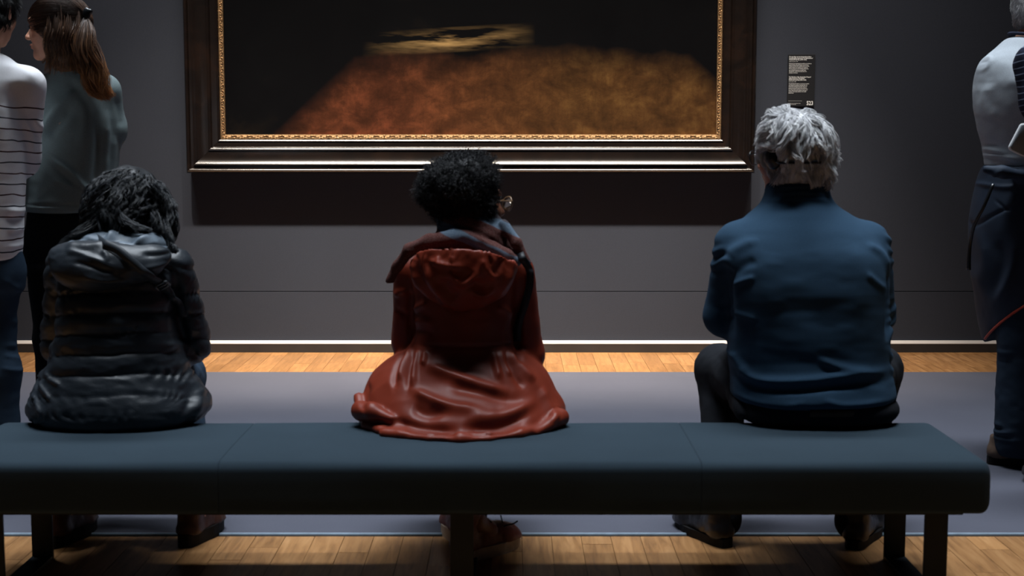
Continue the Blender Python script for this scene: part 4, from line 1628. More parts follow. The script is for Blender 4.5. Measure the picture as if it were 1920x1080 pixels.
M_bagblack = plain('bag_black', lin(24, 28, 34), 0.55, 0.35, vs=30)
cvs = [np.array([v.co[:] for v in o.data.vertices]) + origin(o.parent) for o in cw.children if o.name.startswith(('coat', 'hood', 'scarf'))]
A = drape([(0.027, 0.876), (0.048, 0.841), (0.051, 0.796), (0.037, 0.736), (0.019, 0.677), (0.015, 0.624)], cvs, .006)
over = smooth_path([(.062, 4.22, .64), (.03, 4.20, .78), (.016, 4.12, .89), (.014, 4.02, .905), tuple(A[0])], 20)[:-1]
A = np.vstack([over, A])
lap_bag('shoulder_bag', 'black strapped bag over the right shoulder of the rust-coated woman', (.040, 4.17, .515), (.084, 4.33, .64), M_bagblack, A, .021)

# ================================================================== seated woman in the black puffer jacket
lw = empty('person', (-1.13, 4.05, 0.0), 'woman with black curly hair in a dark hooded puffer jacket, seated left on the bench', 'person')
JL = seated_joints(-1.13, (-1.112, 4.145, 1.000), (-4, -30), 0.14, 0.845, (-1.325, 4.14, .605), (-.950, 4.14, .605), (-1.20, 4.38, .55), (-1.06, 4.38, .55),
                   (-1.30, 4.42, .475), (-1.05, 4.42, .475), (-1.352, 4.14, .11), (-.965, 4.15, .11), (-1.32, 4.30, .035), (-.932, 4.265, .035), neck=(-1.115, 4.11, .90))
V, Q = body_mesh(JL, 0.008, 0.005, True, .95, .93)
mk('body', V, Q, M_skin, lw)
eyes(lw, JL, .95)
kp = NT('puffer_nylon')
v = kp.coord()
c0 = lin(36, 42, 49)
kp.base(kp.ramp(kp.noise(v, 8, 4), [(0.3, mul(c0, 0.8)), (0.7, mul(c0, 1.15))]))
kp.bump(kp.noise(v, 90, 4, 0.6, 0.5), 0.35, 0.002)
M_puff = kp.set(0.46, 0.45)
f = Field.box((-1.46, 3.76, .385), (-.80, 4.47, .97), 0.0055)
f.loft([(.402, -1.13, 4.04, .238, .238, .212, .2), (.435, -1.13, 4.04, .258, .258, .222, .2), (.49, -1.132, 4.04, .240, .240, .210, .2), (.54, -1.135, 4.04, .210, .210, .19, .18), (.60, -1.132, 4.04, .186, .186, .175, .16),
        (.66, -1.130, 4.04, .174, .174, .17, .15), (.73, -1.131, 4.04, .170, .170, .168, .14), (.79, -1.128, 4.045, .168, .168, .16, .13), (.84, -1.125, 4.055, .160, .160, .15, .13), (.88, -1.12, 4.07, .14, .14, .13, .12),
        (.91, -1.115, 4.085, .11, .11, .11, .11), (.94, -1.11, 4.10, .085, .085, .09, .10)], 0.02, 2.2)
for sh, el, wr in (((-1.277, 4.07, .835), (-1.322, 4.14, .605), (-1.20, 4.37, .55)), ((-.975, 4.07, .835), (-.948, 4.14, .605), (-1.06, 4.37, .55))):
    f.chain([sh, el], (.060, .060), 0.018)
    f.chain([el, wr], (.058, .045), 0.018)
V, Q = f.mesh(2)
N = normals(V, Q)
x, z = V[:, 0], V[:, 2]
isarm = np.clip((np.abs(x + 1.13) - .165 - .35 * np.clip(.62 - z, 0, .2)) / .02, 0, 1) * (z > .53)
# stitched baffles: rounded between pinched seam lines
warp = .012 * vnoise(V * np.array([7, 5, 3]), 81) + .022 * (np.abs(x + 1.13) / .2) ** 2
ph = (z + warp) / .056
bf_ = np.abs(np.sin(math.pi * ph)) ** .55
d = .009 * (bf_ - .6) * (1 - isarm) * np.clip((z - .47) / .08, .35, 1)
pha = (z + .25 * (V[:, 1] - 4.05) + .012 * vnoise(V * 9, 82)) / .07
d += isarm * .009 * (np.abs(np.sin(math.pi * pha)) ** .55 - .6)
near = np.exp(-((ph - np.round(ph)) / .22) ** 2)
d += near * .0045 * np.sin(x * 190 + 14 * vnoise(V * np.array([9, 9, 22]), 83)) * np.clip(vnoise(V * 13, 88) + .4, 0, 1) * (1 - isarm * .3) * np.clip(np.abs(x + 1.13) / .12, .35, 1)
d += .0045 * fbm(V * np.array([9, 9, 24]), 3, 84) + .004 * (.3 - np.abs(fbm(V * np.array([16, 16, 34]), 2, 86)))
d += folds(V, N, [
    ([(-1.079, 0.873), (-1.079, 0.826), (-1.082, 0.766)], -.005, .005),
    ([(-1.282, 0.819), (-1.293, 0.713), (-1.299, 0.622)], -.016, .011),
    ([(-0.954, 0.819), (-0.952, 0.713), (-0.94, 0.607)], -.016, .011),
    ([(-1.293, 0.615), (-1.327, 0.549), (-1.342, 0.504)], -.010, .010),
    ([(-0.936, 0.607), (-0.9, 0.542), (-0.878, 0.496)], -.010, .010),
    ([(-1.351, 0.496), (-1.319, 0.476), (-1.299, 0.445)], .007, .007), ([(-1.306, 0.554), (-1.273, 0.54), (-1.238, 0.528)], .008, .007), ([(-1.328, 0.53), (-1.289, 0.505), (-1.272, 0.487)], .008, .007),
    ([(-0.915, 0.532), (-0.89, 0.49), (-0.888, 0.43)], .010, .008), ([(-0.947, 0.573), (-0.918, 0.558), (-0.904, 0.52)], .008, .007), ([(-0.895, 0.53), (-0.867, 0.487), (-0.864, 0.447)], .007, .007),
    ([(-0.936, 0.516), (-0.907, 0.487), (-0.914, 0.429)], -.008, .009), ([(-0.975, 0.633), (-0.946, 0.615), (-0.933, 0.585)], .007, .007),
])
V = V + N * d[:, None]
V[:, 2] = np.maximum(V[:, 2], .4035)
mk('jacket', V, Q, M_puff, lw)
# hood, wide and shallow, with its pale satin lining showing
f = Field.box((-1.32, 3.78, .76), (-.93, 4.12, .97), 0.0045)
RH = rot(0, 0, 3)
f.ell((-1.125, 3.925, .862), (.160, .070, .064), .01, RH)
f.ell((-1.16, 3.905, .835), (.105, .055, .050), .03, RH)
f.ell((-1.235, 3.95, .885), (.055, .05, .030), .02, RH)
f.ell((-1.01, 3.95, .885), (.060, .05, .032), .02, RH)
V, Q = f.mesh(2)
N = normals(V, Q)
d = folds(V, N, [
    ([(-1.228, 0.903), (-1.17, 0.892), (-1.093, 0.865)], .006, .007), ([(-1.199, 0.875), (-1.146, 0.861), (-1.079, 0.841)], -.006, .008), ([(-1.233, 0.914), (-1.172, 0.913), (-1.11, 0.92)], .007, .008),
    ([(-1.12, 0.903), (-1.106, 0.891), (-1.1, 0.87)], .005, .006), ([(-1.036, 0.848), (-0.978, 0.855), (-0.939, 0.875)], .006, .007), ([(-1.018, 0.889), (-0.968, 0.887), (-0.93, 0.897)], -.006, .007),
    ([(-1.166, 0.833), (-1.109, 0.819), (-1.037, 0.822)], .005, .008),
]) + .004 * fbm(V * np.array([14, 14, 30]), 3, 91)
mk('hood', V + N * d[:, None], Q, M_puff, lw)
M_satin = cloth_mat('grey_satin', lin(104, 116, 128), 0.5, 0.4, 0.0, 400, 0.15, 0.15, 8)
f = Field.box((-1.30, 3.84, .85), (-.92, 4.14, .99), 0.004)
f.ell((-1.085, 3.985, .912), (.122, .075, .034), .01, rot(0, 0, 4))
f.ell((-1.225, 3.945, .906), (.055, .036, .014), .015, rot(0, 0, -10))
V, Q = f.mesh(2)
N = normals(V, Q)
d = folds(V, N, [
    ([(-1.234, 0.921), (-1.209, 0.933), (-1.143, 0.929)], .005, .007), ([(-1.137, 0.929), (-1.084, 0.956), (-1.018, 0.953)], .011, .008), ([(-1.127, 0.92), (-1.082, 0.933), (-1.05, 0.925), (-1.026, 0.91)], -.010, .009),
    ([(-1.055, 0.914), (-1.011, 0.932), (-0.967, 0.926)], .011, .008), ([(-1.012, 0.905), (-0.979, 0.911), (-0.95, 0.905)], -.007, .007), ([(-1.12, 0.943), (-1.129, 0.934), (-1.142, 0.924)], -.007, .006),
], back=False) + .003 * fbm(V * 28, 2, 92)
mk('hood_lining', V + N * d[:, None], Q, M_satin, lw)
# jeans and boots
f = Field.box((-1.47, 3.85, .12), (-.78, 4.56, .56), 0.0075)
legs(f, (-1.24, 4.06, .480), (-1.315, 4.44, .465), (-1.352, 4.15, .17), (.095, .075, .048))
legs(f, (-1.02, 4.06, .480), (-1.045, 4.42, .465), (-.962, 4.16, .17), (.095, .075, .048))
f.cone((-1.352, 4.15, .17), (-1.352, 4.145, .155), .052, .054, .01)
f.cone((-.962, 4.16, .17), (-.962, 4.155, .155), .052, .054, .01)
V, Q = f.mesh(2)
N = normals(V, Q)
mk('jeans', V + N * wrinkle(V, N, .004, 20, 24, 95)[:, None], Q, M_jean, lw)
shoe(lw, (-1.362, 4.095, 0), 12, .245, M_leather_brown, M_sole_dark, .12, .035, True, .09)
shoe(lw, (-.972, 4.105, 0), 13, .24, M_leather_brown, M_sole_dark, .12, .035, True, .09)
# curly hair
M_curl = hair_mat('dark_curls', lin(13, 14, 16), lin(44, 48, 54), 0.5, 0.35, 60)
HL, RL = np.asarray(JL['head']), rot(*JL['rot'])
C = np.array((-1.112, 4.115, 1.005))
f = Field.box((-1.26, 3.95, .90), (-.96, 4.28, 1.13), 0.0045)
f.ell(C, (.098, .108, .086), .02)
f.ell(HL + RL @ np.array((0, -.005, .034)), (.088, .108, .090), .02, RL)
f.ell((-1.118, 4.06, .965), (.088, .06, .055), .03)
HL, RL = np.asarray(JL['head']), rot(*JL['rot'])
f.ell(HL + RL @ np.array((0, .125, -.055)), (.066, .055, .080), .01, RL, 'cut')
V, Q = f.mesh(1)
N = normals(V, Q)
V = V + N * (.008 * fbm(V * np.array([22, 22, 14]), 3, 101))[:, None]
keep = lambda dd: (dd[:, 2] > -.75) & ((dd @ RL)[:, 1] < .8)
C = np.array((-1.112, 4.125, 1.012))
roots = ell_points(640, C, (.100, .114, .092), keep, 8)


def flow_l(p, N):
    n_ = np.stack([vnoise(p * 16, 111), vnoise(p * 16, 112), vnoise(p * 16, 113)], 1)
    r_ = p - (C + np.array((.01, .075, .085)))
    return r_ / (np.linalg.norm(r_, axis=1, keepdims=True) + 1e-6) + n_ * .6 + np.array((0, 0, -.5))


P = grow(roots, flow_l, C, (.104, .119, .096), 16, .0085, .35, .10, .75, 95, 9, .75)
# each lock is a bundle of fine strands
r0 = np.random.default_rng(12)
locks = []
for k_ in range(9):
    off = r0.normal(size=(len(P), 1, 3)) * .0028
    tt_ = np.linspace(0, 1, P.shape[1])[None, :, None]
    locks.append(P + off * (1 - .3 * tt_) + r0.normal(size=P.shape) * .0004)
P2 = np.concatenate(locks)


def bundle(guide, n, k, ra, rb, wave=.004, wf=9, seed=0, flat=None):
    g = smooth_path(guide, k)
    q = np.random.default_rng(seed)
    t = np.linspace(0, 1, k)
    o_ = q.normal(size=(n, 1, 3))
    o_ /= np.linalg.norm(o_, axis=2, keepdims=True)
    o_ = o_ * q.uniform(0, 1, (n, 1, 1)) ** .5
    if flat is not None:
        o_ = o_ * np.asarray(flat)[None, None]
    r_ = np.interp(t, np.linspace(0, 1, len(np.atleast_1d(ra))), np.atleast_1d(ra))[None, :, None]
    ph_ = q.integers(0, max(2, n // 14), (n, 1)) * 1.7 + q.normal(size=(n, 1)) * .35
    w_ = np.stack([np.sin(t[None] * wf + ph_), np.cos(t[None] * wf * .8 + ph_ * 1.3), .4 * np.sin(t[None] * wf * 1.3 + ph_)], -1) * wave * np.clip(t * 3, 0, 1)[None, :, None]
    cut = q.uniform(.82, 1.0, (n, 1))
    P_ = g[None] + o_ * r_ + w_
    # uneven ends
    idx = np.clip(t[None] * cut * (k - 1), 0, k - 1)
    i0 = np.minimum(idx.astype(int), k - 2)
    fr = (idx - i0)[..., None]
    ar = np.arange(n)[:, None]
    return P_[ar, i0] * (1 - fr) + P_[ar, i0 + 1] * fr


fall = [
    ([(-1.182, 4.03, 0.995), (-1.194, 4.0, 0.959), (-1.226, 3.98, 0.938), (-1.25, 3.97, 0.921), (-1.262, 3.96, 0.906)], 110, (.018, .014, .008, .003)),
    ([(-1.155, 4.0, 1.004), (-1.177, 3.98, 0.968), (-1.204, 3.96, 0.945), (-1.224, 3.95, 0.931)], 90, (.014, .012, .004)),
    ([(-0.995, 4.05, 1.001), (-0.984, 4.02, 0.958), (-0.965, 4.0, 0.929), (-0.959, 4.0, 0.903)], 90, (.016, .012, .009, .004)),
    ([(-1.005, 4.0, 0.997), (-0.992, 3.98, 0.96), (-0.987, 3.98, 0.938)], 70, (.014, .010, .003)),
    ([(-0.974, 4.0, 0.918), (-0.957, 3.99, 0.904), (-0.948, 3.99, 0.889), (-0.96, 4.0, 0.894)], 50, (.008, .008, .004)),
    ([(-1.112, 3.98, 1.005), (-1.077, 3.96, 0.972), (-1.035, 3.95, 0.958), (-1.004, 3.96, 0.951)], 90, (.014, .011, .006)),
    ([(-1.138, 4.0, 1.071), (-1.168, 4.0, 1.049), (-1.181, 4.0, 1.012), (-1.176, 4.0, 0.982)], 90, (.016, .014, .006)),
    ([(-1.018, 4.03, 1.07), (-0.992, 4.03, 1.033), (-0.988, 4.03, 0.987)], 80, (.016, .014, .006)),
]
fl = [tubes(bundle(g, n, 16, r_, 0, .006, 11, 200 + i), np.linspace(.0013, .0006, 16)[None], 3) for i, (g, n, r_) in enumerate(fall)]
hair_obj([(V, Q, 0), (*tubes(P2, np.linspace(.0013, .0006, P2.shape[1])[None], 3), P2.shape[1] * 3)] + [(*f_, 48) for f_ in fl], M_curl, lw)
# cross-body bag
M_bagstrap = plain('bag_strap', lin(44, 50, 57), 0.5, 0.4, vs=30)
M_buckle = plain('buckle_metal', lin(120, 126, 130), 0.35, 0.5, 0.8)
cvs = [np.array([v_.co[:] for v_ in o.data.vertices]) + origin(o.parent) for o in lw.children if o.name.startswith(('jacket', 'hood'))]
A = drape([(-1.114, 0.92), (-1.069, 0.901), (-1.026, 0.863), (-0.994, 0.83), (-0.969, 0.787), (-0.954, 0.74), (-0.945, 0.696)], cvs, .005)
over = smooth_path([(-1.20, 4.30, .60), (-1.195, 4.26, .76), (-1.19, 4.16, .92), (-1.185, 4.02, .935), tuple(A[0])], 20)[:-1]
cb, st = lap_bag('crossbody_bag', 'dark crossbody bag with buckled strap across the puffer jacket', (-1.24, 4.27, .585), (-1.08, 4.33, .69), M_bagstrap, np.vstack([over, A]), .024)
i_ = 24
bc, bt = A[i_], A[i_ + 2] - A[i_ - 2]
bt /= np.linalg.norm(bt)
bs = np.cross(bt, (0, -1, 0))
bs /= np.linalg.norm(bs)
bo = np.cross(bs, bt)
ring = [bc - bo * .005 * np.sign(bo[1]) + bs * sx_ * .017 + bt * sy_ * .013 for sx_, sy_ in ((-1, -1), (1, -1), (1, 1), (-1, 1), (-1, -1))]
parts_ = [tube([ring[i], ring[i + 1]], .0028, 4, 6) for i in range(4)] + [tube([(ring[0] + ring[3]) / 2, (ring[1] + ring[2]) / 2], .0022, 4, 6)]
allV, allF, nn = [], [], 0
for v_, f_ in parts_:
    allV += [tuple(q) for q in v_]
    allF += [tuple(i + nn for i in q) for q in f_]
    nn += len(v_)
mk('buckle', allV, allF, M_buckle, st, label='metal buckle')


# ================================================================== standing visitors
def standing_joints(c, y, sh_z, hip_z, head, rot_, half, fy, el, er, wl, wr, neck, ax=(0.11, 0.11), ux=None, hl_d=(0, .3, -1), hr_d=(0, .3, -1), hl_n=(-1, 0, 0), hr_n=(1, 0, 0), curl=.4):
    ux = np.array(ux if ux is not None else (1.0, 0, 0))      # the person's right
    fw = np.array((-ux[1], ux[0], 0))
    b = np.array((c, y, 0))

    def p(u, f_, z):
        return tuple(b + ux * u + fw * f_ + np.array((0, 0, z)))
    return dict(pelvis=p(0, .0, hip_z), chest=p(0, -.005, sh_z - .12), neck=neck, head=head, rot=rot_, sl=p(-half, 0, sh_z), sr=p(half, 0, sh_z), el=el, er=er, wl=wl, wr=wr,
                pl=p(-.062, 0, hip_z - .03), pr=p(.062, 0, hip_z - .03), kl=p(-.09, .01, hip_z * .53), kr=p(.09, .01, hip_z * .53), al=p(-.10, -.03, .09), ar=p(.10, -.03, .09),
                tl=p(-.12, .13, .032), tr=p(.12, .13, .032), hl_d=hl_d, hr_d=hr_d, hl_n=hl_n, hr_n=hr_n, curl=curl)


# ---- woman in the sage sweater
sw = empty('person', (-1.55, 5.05, 0.0), 'brown-haired woman in a grey-green sweater standing beside the striped shirt, face in profile', 'person')
JS = standing_joints(-1.55, 5.05, 1.375, .90, (-1.584, 5.02, 1.592), (82, -4), .12, 1, (-1.730, 5.03, 1.16), (-1.425, 5.08, 1.225), (-1.66, 5.24, 1.10), (-1.50, 5.28, 1.16), (-1.545, 5.05, 1.45),
                     hl_d=(.4, .9, -.1), hr_d=(-.6, .8, -.1), hl_n=(0, .1, 1), hr_n=(0, .1, 1))
JS.update(kl=(-1.645, 5.06, .48), kr=(-1.475, 5.06, .48), al=(-1.65, 5.02, .09), ar=(-1.465, 5.02, .09), tl=(-1.67, 5.12, .035), tr=(-1.45, 5.12, .035))
V, Q = body_mesh(JS, 0.008, 0.0034, True, .97, .93)
mk('body', V, Q, M_skin, sw)
eyes(sw, JS, .97)
M_sage = cloth_mat('sage_knit', lin(112, 124, 125), 0.95, 0.1, 0.0, 420, 0.45, 0.10, 6, 0.001)
f = Field.box((-1.82, 4.86, .91), (-1.32, 5.36, 1.49), 0.0055)
f.loft([(.945, -1.567, 5.05, .172, .158, .128, .13), (.965, -1.566, 5.05, .176, .160, .132, .13), (.985, -1.563, 5.05, .174, .158, .130, .13), (1.074, -1.552, 5.05, .166, .154, .126, .125), (1.195, -1.537, 5.05, .160, .147, .120, .12),
        (1.30, -1.528, 5.05, .158, .140, .115, .12), (1.37, -1.525, 5.05, .140, .120, .10, .11), (1.415, -1.532, 5.05, .105, .095, .085, .09), (1.45, -1.545, 5.045, .066, .066, .066, .07), (1.475, -1.55, 5.04, .055, .055, .058, .06)], 0.02, 2.2)
f.chain([(-1.440, 5.05, 1.366), (-1.428, 5.07, 1.235)], (.066, .056), .03)
f.chain([(-1.428, 5.07, 1.235), (-1.50, 5.27, 1.16)], (.055, .042), .03)
f.chain([(-1.645, 5.04, 1.362), (-1.728, 5.02, 1.17)], (.062, .056), .03)
f.chain([(-1.728, 5.02, 1.17), (-1.66, 5.23, 1.10)], (.055, .042), .03)
V, Q = f.mesh(2)
N = normals(V, Q)
d = folds(V, N, [
    ([(-1.49, 1.378), (-1.553, 1.323), (-1.614, 1.241), (-1.643, 1.186)], .012, .014), ([(-1.507, 1.314), (-1.561, 1.259), (-1.606, 1.204)], -.010, .014),
    ([(-1.406, 1.314), (-1.412, 1.186), (-1.419, 1.076), (-1.429, 1.011)], .009, .008), ([(-1.394, 1.223), (-1.399, 1.131), (-1.405, 1.038)], .008, .007), ([(-1.436, 1.259), (-1.441, 1.131), (-1.451, 1.039)], -.009, .010),
    ([(-1.605, 1.149), (-1.529, 1.094), (-1.49, 1.048), (-1.462, 1.021)], .013, .009), ([(-1.587, 1.112), (-1.54, 1.067), (-1.495, 1.017)], -.008, .010), ([(-1.589, 1.066), (-1.513, 1.035), (-1.44, 0.999)], .006, .008),
    ([(-1.487, 1.35), (-1.469, 1.268), (-1.49, 1.168)], .006, .02), ([(-1.538, 1.406), (-1.49, 1.36), (-1.446, 1.287)], -.005, .014),
    ([(-1.382, 1.351), (-1.375, 1.296), (-1.372, 1.241)], -.006, .008), ([(-1.697, 0.975), (-1.552, 0.975), (-1.4, 0.975)], -.004, .005),
]) + wrinkle(V, N, .006, 7, 9, 121)
mk('sweater', V + N * d[:, None], Q, M_sage, sw)
f = Field.box((-1.75, 4.88, .06), (-1.38, 5.24, .97), 0.0075)
f.loft([(.76, -1.565, 5.05, .165, .155, .118, .11), (.86, -1.565, 5.05, .163, .152, .122, .11), (.96, -1.565, 5.05, .150, .140, .11, .10)], .02, 2.3)
legs(f, (-1.645, 5.05, .82), (-1.645, 5.06, .48), (-1.65, 5.02, .09), (.088, .066, .052))
legs(f, (-1.485, 5.05, .82), (-1.475, 5.06, .48), (-1.465, 5.02, .09), (.088, .066, .052))
V, Q = f.mesh(2)
N = normals(V, Q)
mk('trousers', V + N * wrinkle(V, N, .004, 14, 18, 123)[:, None], Q, M_black_cloth, sw)
shoe(sw, (-1.65, 4.965, .006), -8, .26, M_leather_black, M_sole_dark, .1, .022, False, .088)
shoe(sw, (-1.465, 4.965, .006), 8, .26, M_leather_black, M_sole_dark, .1, .022, False, .088)
# long half-up hair
kb = NT('brown_hair')
v = kb.coord()
sp = kb.n('ShaderNodeSeparateXYZ')
kb.l(v, sp.inputs[0])
tt = kb.math('MULTIPLY_ADD', kb.math('ADD', kb.math('MULTIPLY', kb.noise(v, 45, 3), 0.5), kb.math('MULTIPLY', kb.n('ShaderNodeAttribute', attribute_name='tone').outputs['Fac'], 0.9)), 0.5, kb.math('MULTIPLY_ADD', sp.outputs[2], -2.2, 3.3))
kb.base(kb.ramp(tt, [(0.0, lin(52, 36, 27)), (0.35, lin(92, 64, 46)), (0.75, lin(176, 118, 70)), (1.0, lin(222, 158, 98))]))
M_brown = kb.set(0.45, 0.32)
HS, RS = np.asarray(JS['head']), rot(*JS['rot'])
C = np.array((-1.572, 5.02, 1.612))
f = Field.box((-1.72, 4.88, 1.42), (-1.42, 5.16, 1.74), 0.0042)
f.ell(C, (.107, .086, .092), .02)
f.ell((-1.535, 5.015, 1.555), (.072, .082, .085), .03)
f.ell((-1.545, 5.00, 1.49), (.060, .070, .06), .03)
f.ell(HS + RS @ np.array((0, .118, -.020)), (.118, .100, .098), .012, RS, 'cut')
f.ell(HS + RS @ np.array((0, .085, -.085)), (.10, .05, .07), .012, RS, 'cut')
V, Q = f.mesh(1)
N = normals(V, Q)
V = V + N * (.004 * fbm(np.stack([V[:, 0] * 14, V[:, 1] * 40, V[:, 2] * 46], 1), 3, 131))[:, None]
clip = np.array((-1.470, 4.985, 1.628))
B = []
rr_ = np.random.default_rng(55)
# top and side hair combed back into the clip
sel = np.nonzero((V[:, 2] > 1.575) & (V[:, 0] < -1.475))[0]
sel = rr_.choice(sel, 2600)
v0 = V[sel]
tt_ = np.linspace(0, 1, 16)
n_ = np.stack([vnoise(v0 * 30, 311 + k_) for k_ in range(3)], 1)
cmb = v0[:, None] * (1 - tt_[None, :, None]) + (clip + n_ * .004)[:, None] * tt_[None, :, None]
er = np.array((.1095, .0885, .0945))
q_ = (cmb - C) / er
kk = np.linalg.norm(q_, axis=2, keepdims=True)
lift_ = (1.0 + .025 * np.sin(np.pi * tt_) * (.5 + n_[:, :1] * .8))[..., None]
cmb = np.where(kk < 1, C + q_ / kk * er * lift_, cmb)
cmb[:, -1] = clip + n_ * .004
B.append(cmb)
# hair hanging below, dark
for i in range(30):
    x0 = rr_.uniform(-1.592, -1.49)
    y0 = 5.02 - .085 * math.sqrt(max(.05, 1 - ((x0 + 1.56) / .10) ** 2))
    z0 = rr_.uniform(1.58, 1.65)
    fwd = np.clip((-1.56 - x0) / .07, 0, 1)
    ex = x0 - .035 * fwd + rr_.normal() * .012
    zend = rr_.uniform(1.42, 1.47) - .02 * fwd
    B.append(bundle([(x0, y0 + .014, z0 + .01), (x0 + .004, y0 - .010, 1.56), (x0 - .01 * fwd, y0 - .004, 1.50), (ex, y0 + .012, zend)], 34, 18, (.010, .014, .012, .006), 0, .006, 9, 400 + i))
# tail from the clip down over the back
for i in range(26):
    jx, jy = rr_.normal() * .012, rr_.normal() * .009
    e_ = rr_.normal() * .012
    B.append(bundle([tuple(clip), (-1.463 + jx, 4.945 + jy, 1.565), (-1.448 + jx * 1.3, 4.925 + jy, 1.49), (-1.432 + jx * 1.6, 4.918 + jy, 1.42), (-1.408 + jx + e_, 4.922 + jy, 1.365), (-1.400 + jx * .6 + e_, 4.925, 1.335 + abs(e_))], 34, 22, (.006, .014, .016, .016, .015, .006), 0, .0085, 13, 500 + i))
for i in range(12):
    B.append(bundle([(-1.50 + rr_.normal() * .01, 4.94, 1.58), (-1.488, 4.928, 1.50), (-1.466 + rr_.normal() * .01, 4.918, 1.43), (-1.440 + rr_.normal() * .01, 4.918, 1.36)], 30, 20, (.010, .016, .015, .005), 0, .006, 9, 600 + i))
hair_obj([(V, Q, 0)] + [(*tubes(b_, np.linspace(.0012, .0005, b_.shape[1])[None], 3), b_.shape[1] * 3) for b_ in B], M_brown, sw)
f = Field.box(clip - .05, clip + .05, .003)
f.ell(clip + (.004, -.012, .004), (.014, .010, .022), .004)
f.ell(clip + (.014, -.012, .012), (.012, .008, .010), .004)
V, Q = f.mesh(1)
mk('hair_clip', V, Q, M_blackplastic, sw)
# eyebrow and lips of the profile face
gp = lambda x, y, z: HS + RS @ (np.array((x, y, z)) * .97)
M_lip = skin_mat('lips', lin(160, 92, 84))
f = Field.box(gp(0, .1, -.062) - .035, gp(0, .1, -.062) + .035, .0022)
f.ell(gp(0, .0985, -.0575), np.array((.019, .0085, .0045)), .002, RS)
f.ell(gp(0, .0955, -.0675), np.array((.017, .0085, .0055)), .002, RS)
V, Q = f.mesh(1)
mk('lips', V, Q, M_lip, sw)
for sg in (-1, 1):
    mk('eyebrow', *tube([gp(sg * .012, .0945, .021), gp(sg * .030, .0935, .027), gp(sg * .048, .078, .021)], (.0022, .0030, .0012), 12, 6), M_brown, sw)

# ---- man in the striped shirt
sm = empty('person', (-1.80, 4.75, 0.0), 'dark-haired visitor in a white shirt with thin dark stripes, standing at the left edge', 'person')
JT = dict(kl=(-1.895, 4.78, .52), kr=(-1.757, 4.78, .57), al=(-1.90, 4.745, .09), ar=(-1.745, 4.745, .09), tl=(-1.92, 4.87, .035), tr=(-1.735, 4.87, .035))
JT = dict(standing_joints(-1.80, 4.76, 1.385, .92, (-1.742, 4.80, 1.628), (-6, -2), .165, 1, (-1.96, 4.82, 1.12), (-1.655, 4.83, 1.13), (-1.90, 4.98, 1.04), (-1.84, 4.99, 1.06), (-1.765, 4.77, 1.48),
                     hl_d=(.3, .9, -.1), hr_d=(-.5, .8, -.1), hl_n=(0, .1, 1), hr_n=(0, .1, 1)), **JT)
V, Q = body_mesh(JT, 0.008, 0.005)
mk('body', V, Q, M_skin, sm)
eyes(sm, JT)
kt = NT('striped_jersey')
v = kt.coord()
sp = kt.n('ShaderNodeSeparateXYZ')
kt.l(v, sp.inputs[0])
zz = kt.math('ADD', sp.outputs[2], kt.math('MULTIPLY', kt.math('SUBTRACT', kt.noise(v, 7, 2), 0.5), 0.03))
zz = kt.math('MULTIPLY_ADD', sp.outputs[0], 0.10, zz)
ph_ = kt.math('DIVIDE', zz, 0.0362)
fr_ = kt.math('ABSOLUTE', kt.math('SUBTRACT', kt.math('FRACT', ph_), 0.5))
ln_ = kt.math('MULTIPLY', kt.math('LESS_THAN', fr_, 0.06), kt.math('LESS_THAN', zz, 1.335))
par = kt.math('GREATER_THAN', kt.math('FRACT', kt.math('MULTIPLY', kt.math('FLOOR', ph_), 0.5)), 0.25)
fine = kt.noise(v, 420, 2)
kt.base(kt.mix(ln_, kt.mix(0.2, lin(238, 236, 240), kt.ramp(fine, [(0.3, lin(190, 188, 190)), (0.7, lin(250, 250, 250))])), kt.mix(par, lin(58, 22, 26), lin(22, 24, 40))))
kt.bump(fine, 0.3, 0.0008)
M_stripe = kt.set(0.92, 0.15)
f = Field.box((-2.08, 4.58, .77), (-1.50, 5.02, 1.53), 0.0055)
f.loft([(.800, -1.80, 4.75, .150, .149, .120, .13), (.83, -1.80, 4.75, .156, .153, .126, .13), (.90, -1.80, 4.75, .160, .160, .128, .13), (.956, -1.80, 4.75, .162, .164, .128, .13), (1.134, -1.80, 4.75, .176, .178, .130, .13), (1.257, -1.80, 4.75, .182, .178, .132, .13),
        (1.34, -1.798, 4.75, .176, .172, .128, .12), (1.40, -1.79, 4.755, .168, .178, .112, .11), (1.445, -1.775, 4.76, .128, .140, .095, .09), (1.468, -1.77, 4.762, .098, .108, .085, .085), (1.488, -1.765, 4.765, .072, .074, .074, .075)], .02, 2.3)
for sh, el, wr in (((-1.975, 4.76, 1.375), (-1.955, 4.82, 1.13), (-1.91, 4.97, 1.05)), ((-1.612, 4.76, 1.378), (-1.650, 4.83, 1.13), (-1.82, 4.97, 1.07))):
    f.chain([sh, el], (.066, .050), .025)
    f.chain([el, wr], (.049, .038), .02)
V, Q = f.mesh(2)
N = normals(V, Q)
d = folds(V, N, [
    ([(-1.547, 1.299), (-1.563, 1.222), (-1.573, 1.136)], -.010, .008), ([(-1.579, 1.273), (-1.571, 1.205), (-1.581, 1.119)], .010, .009), ([(-1.617, 1.282), (-1.602, 1.222), (-1.608, 1.136)], .008, .01),
    ([(-1.663, 0.972), (-1.628, 0.967), (-1.596, 0.997)], .011, .010), ([(-1.664, 0.943), (-1.629, 0.937), (-1.601, 0.959)], -.007, .008), ([(-1.665, 0.908), (-1.631, 0.904), (-1.602, 0.919)], .006, .008), ([(-1.667, 0.851), (-1.633, 0.849), (-1.608, 0.858)], .005, .007),
    ([(-1.668, 1.445), (-1.608, 1.428), (-1.557, 1.394)], .003, .01), ([(-1.665, 1.481), (-1.63, 1.479), (-1.617, 1.471)], .003, .004),
]) + wrinkle(V, N, .005, 7, 12, 141)
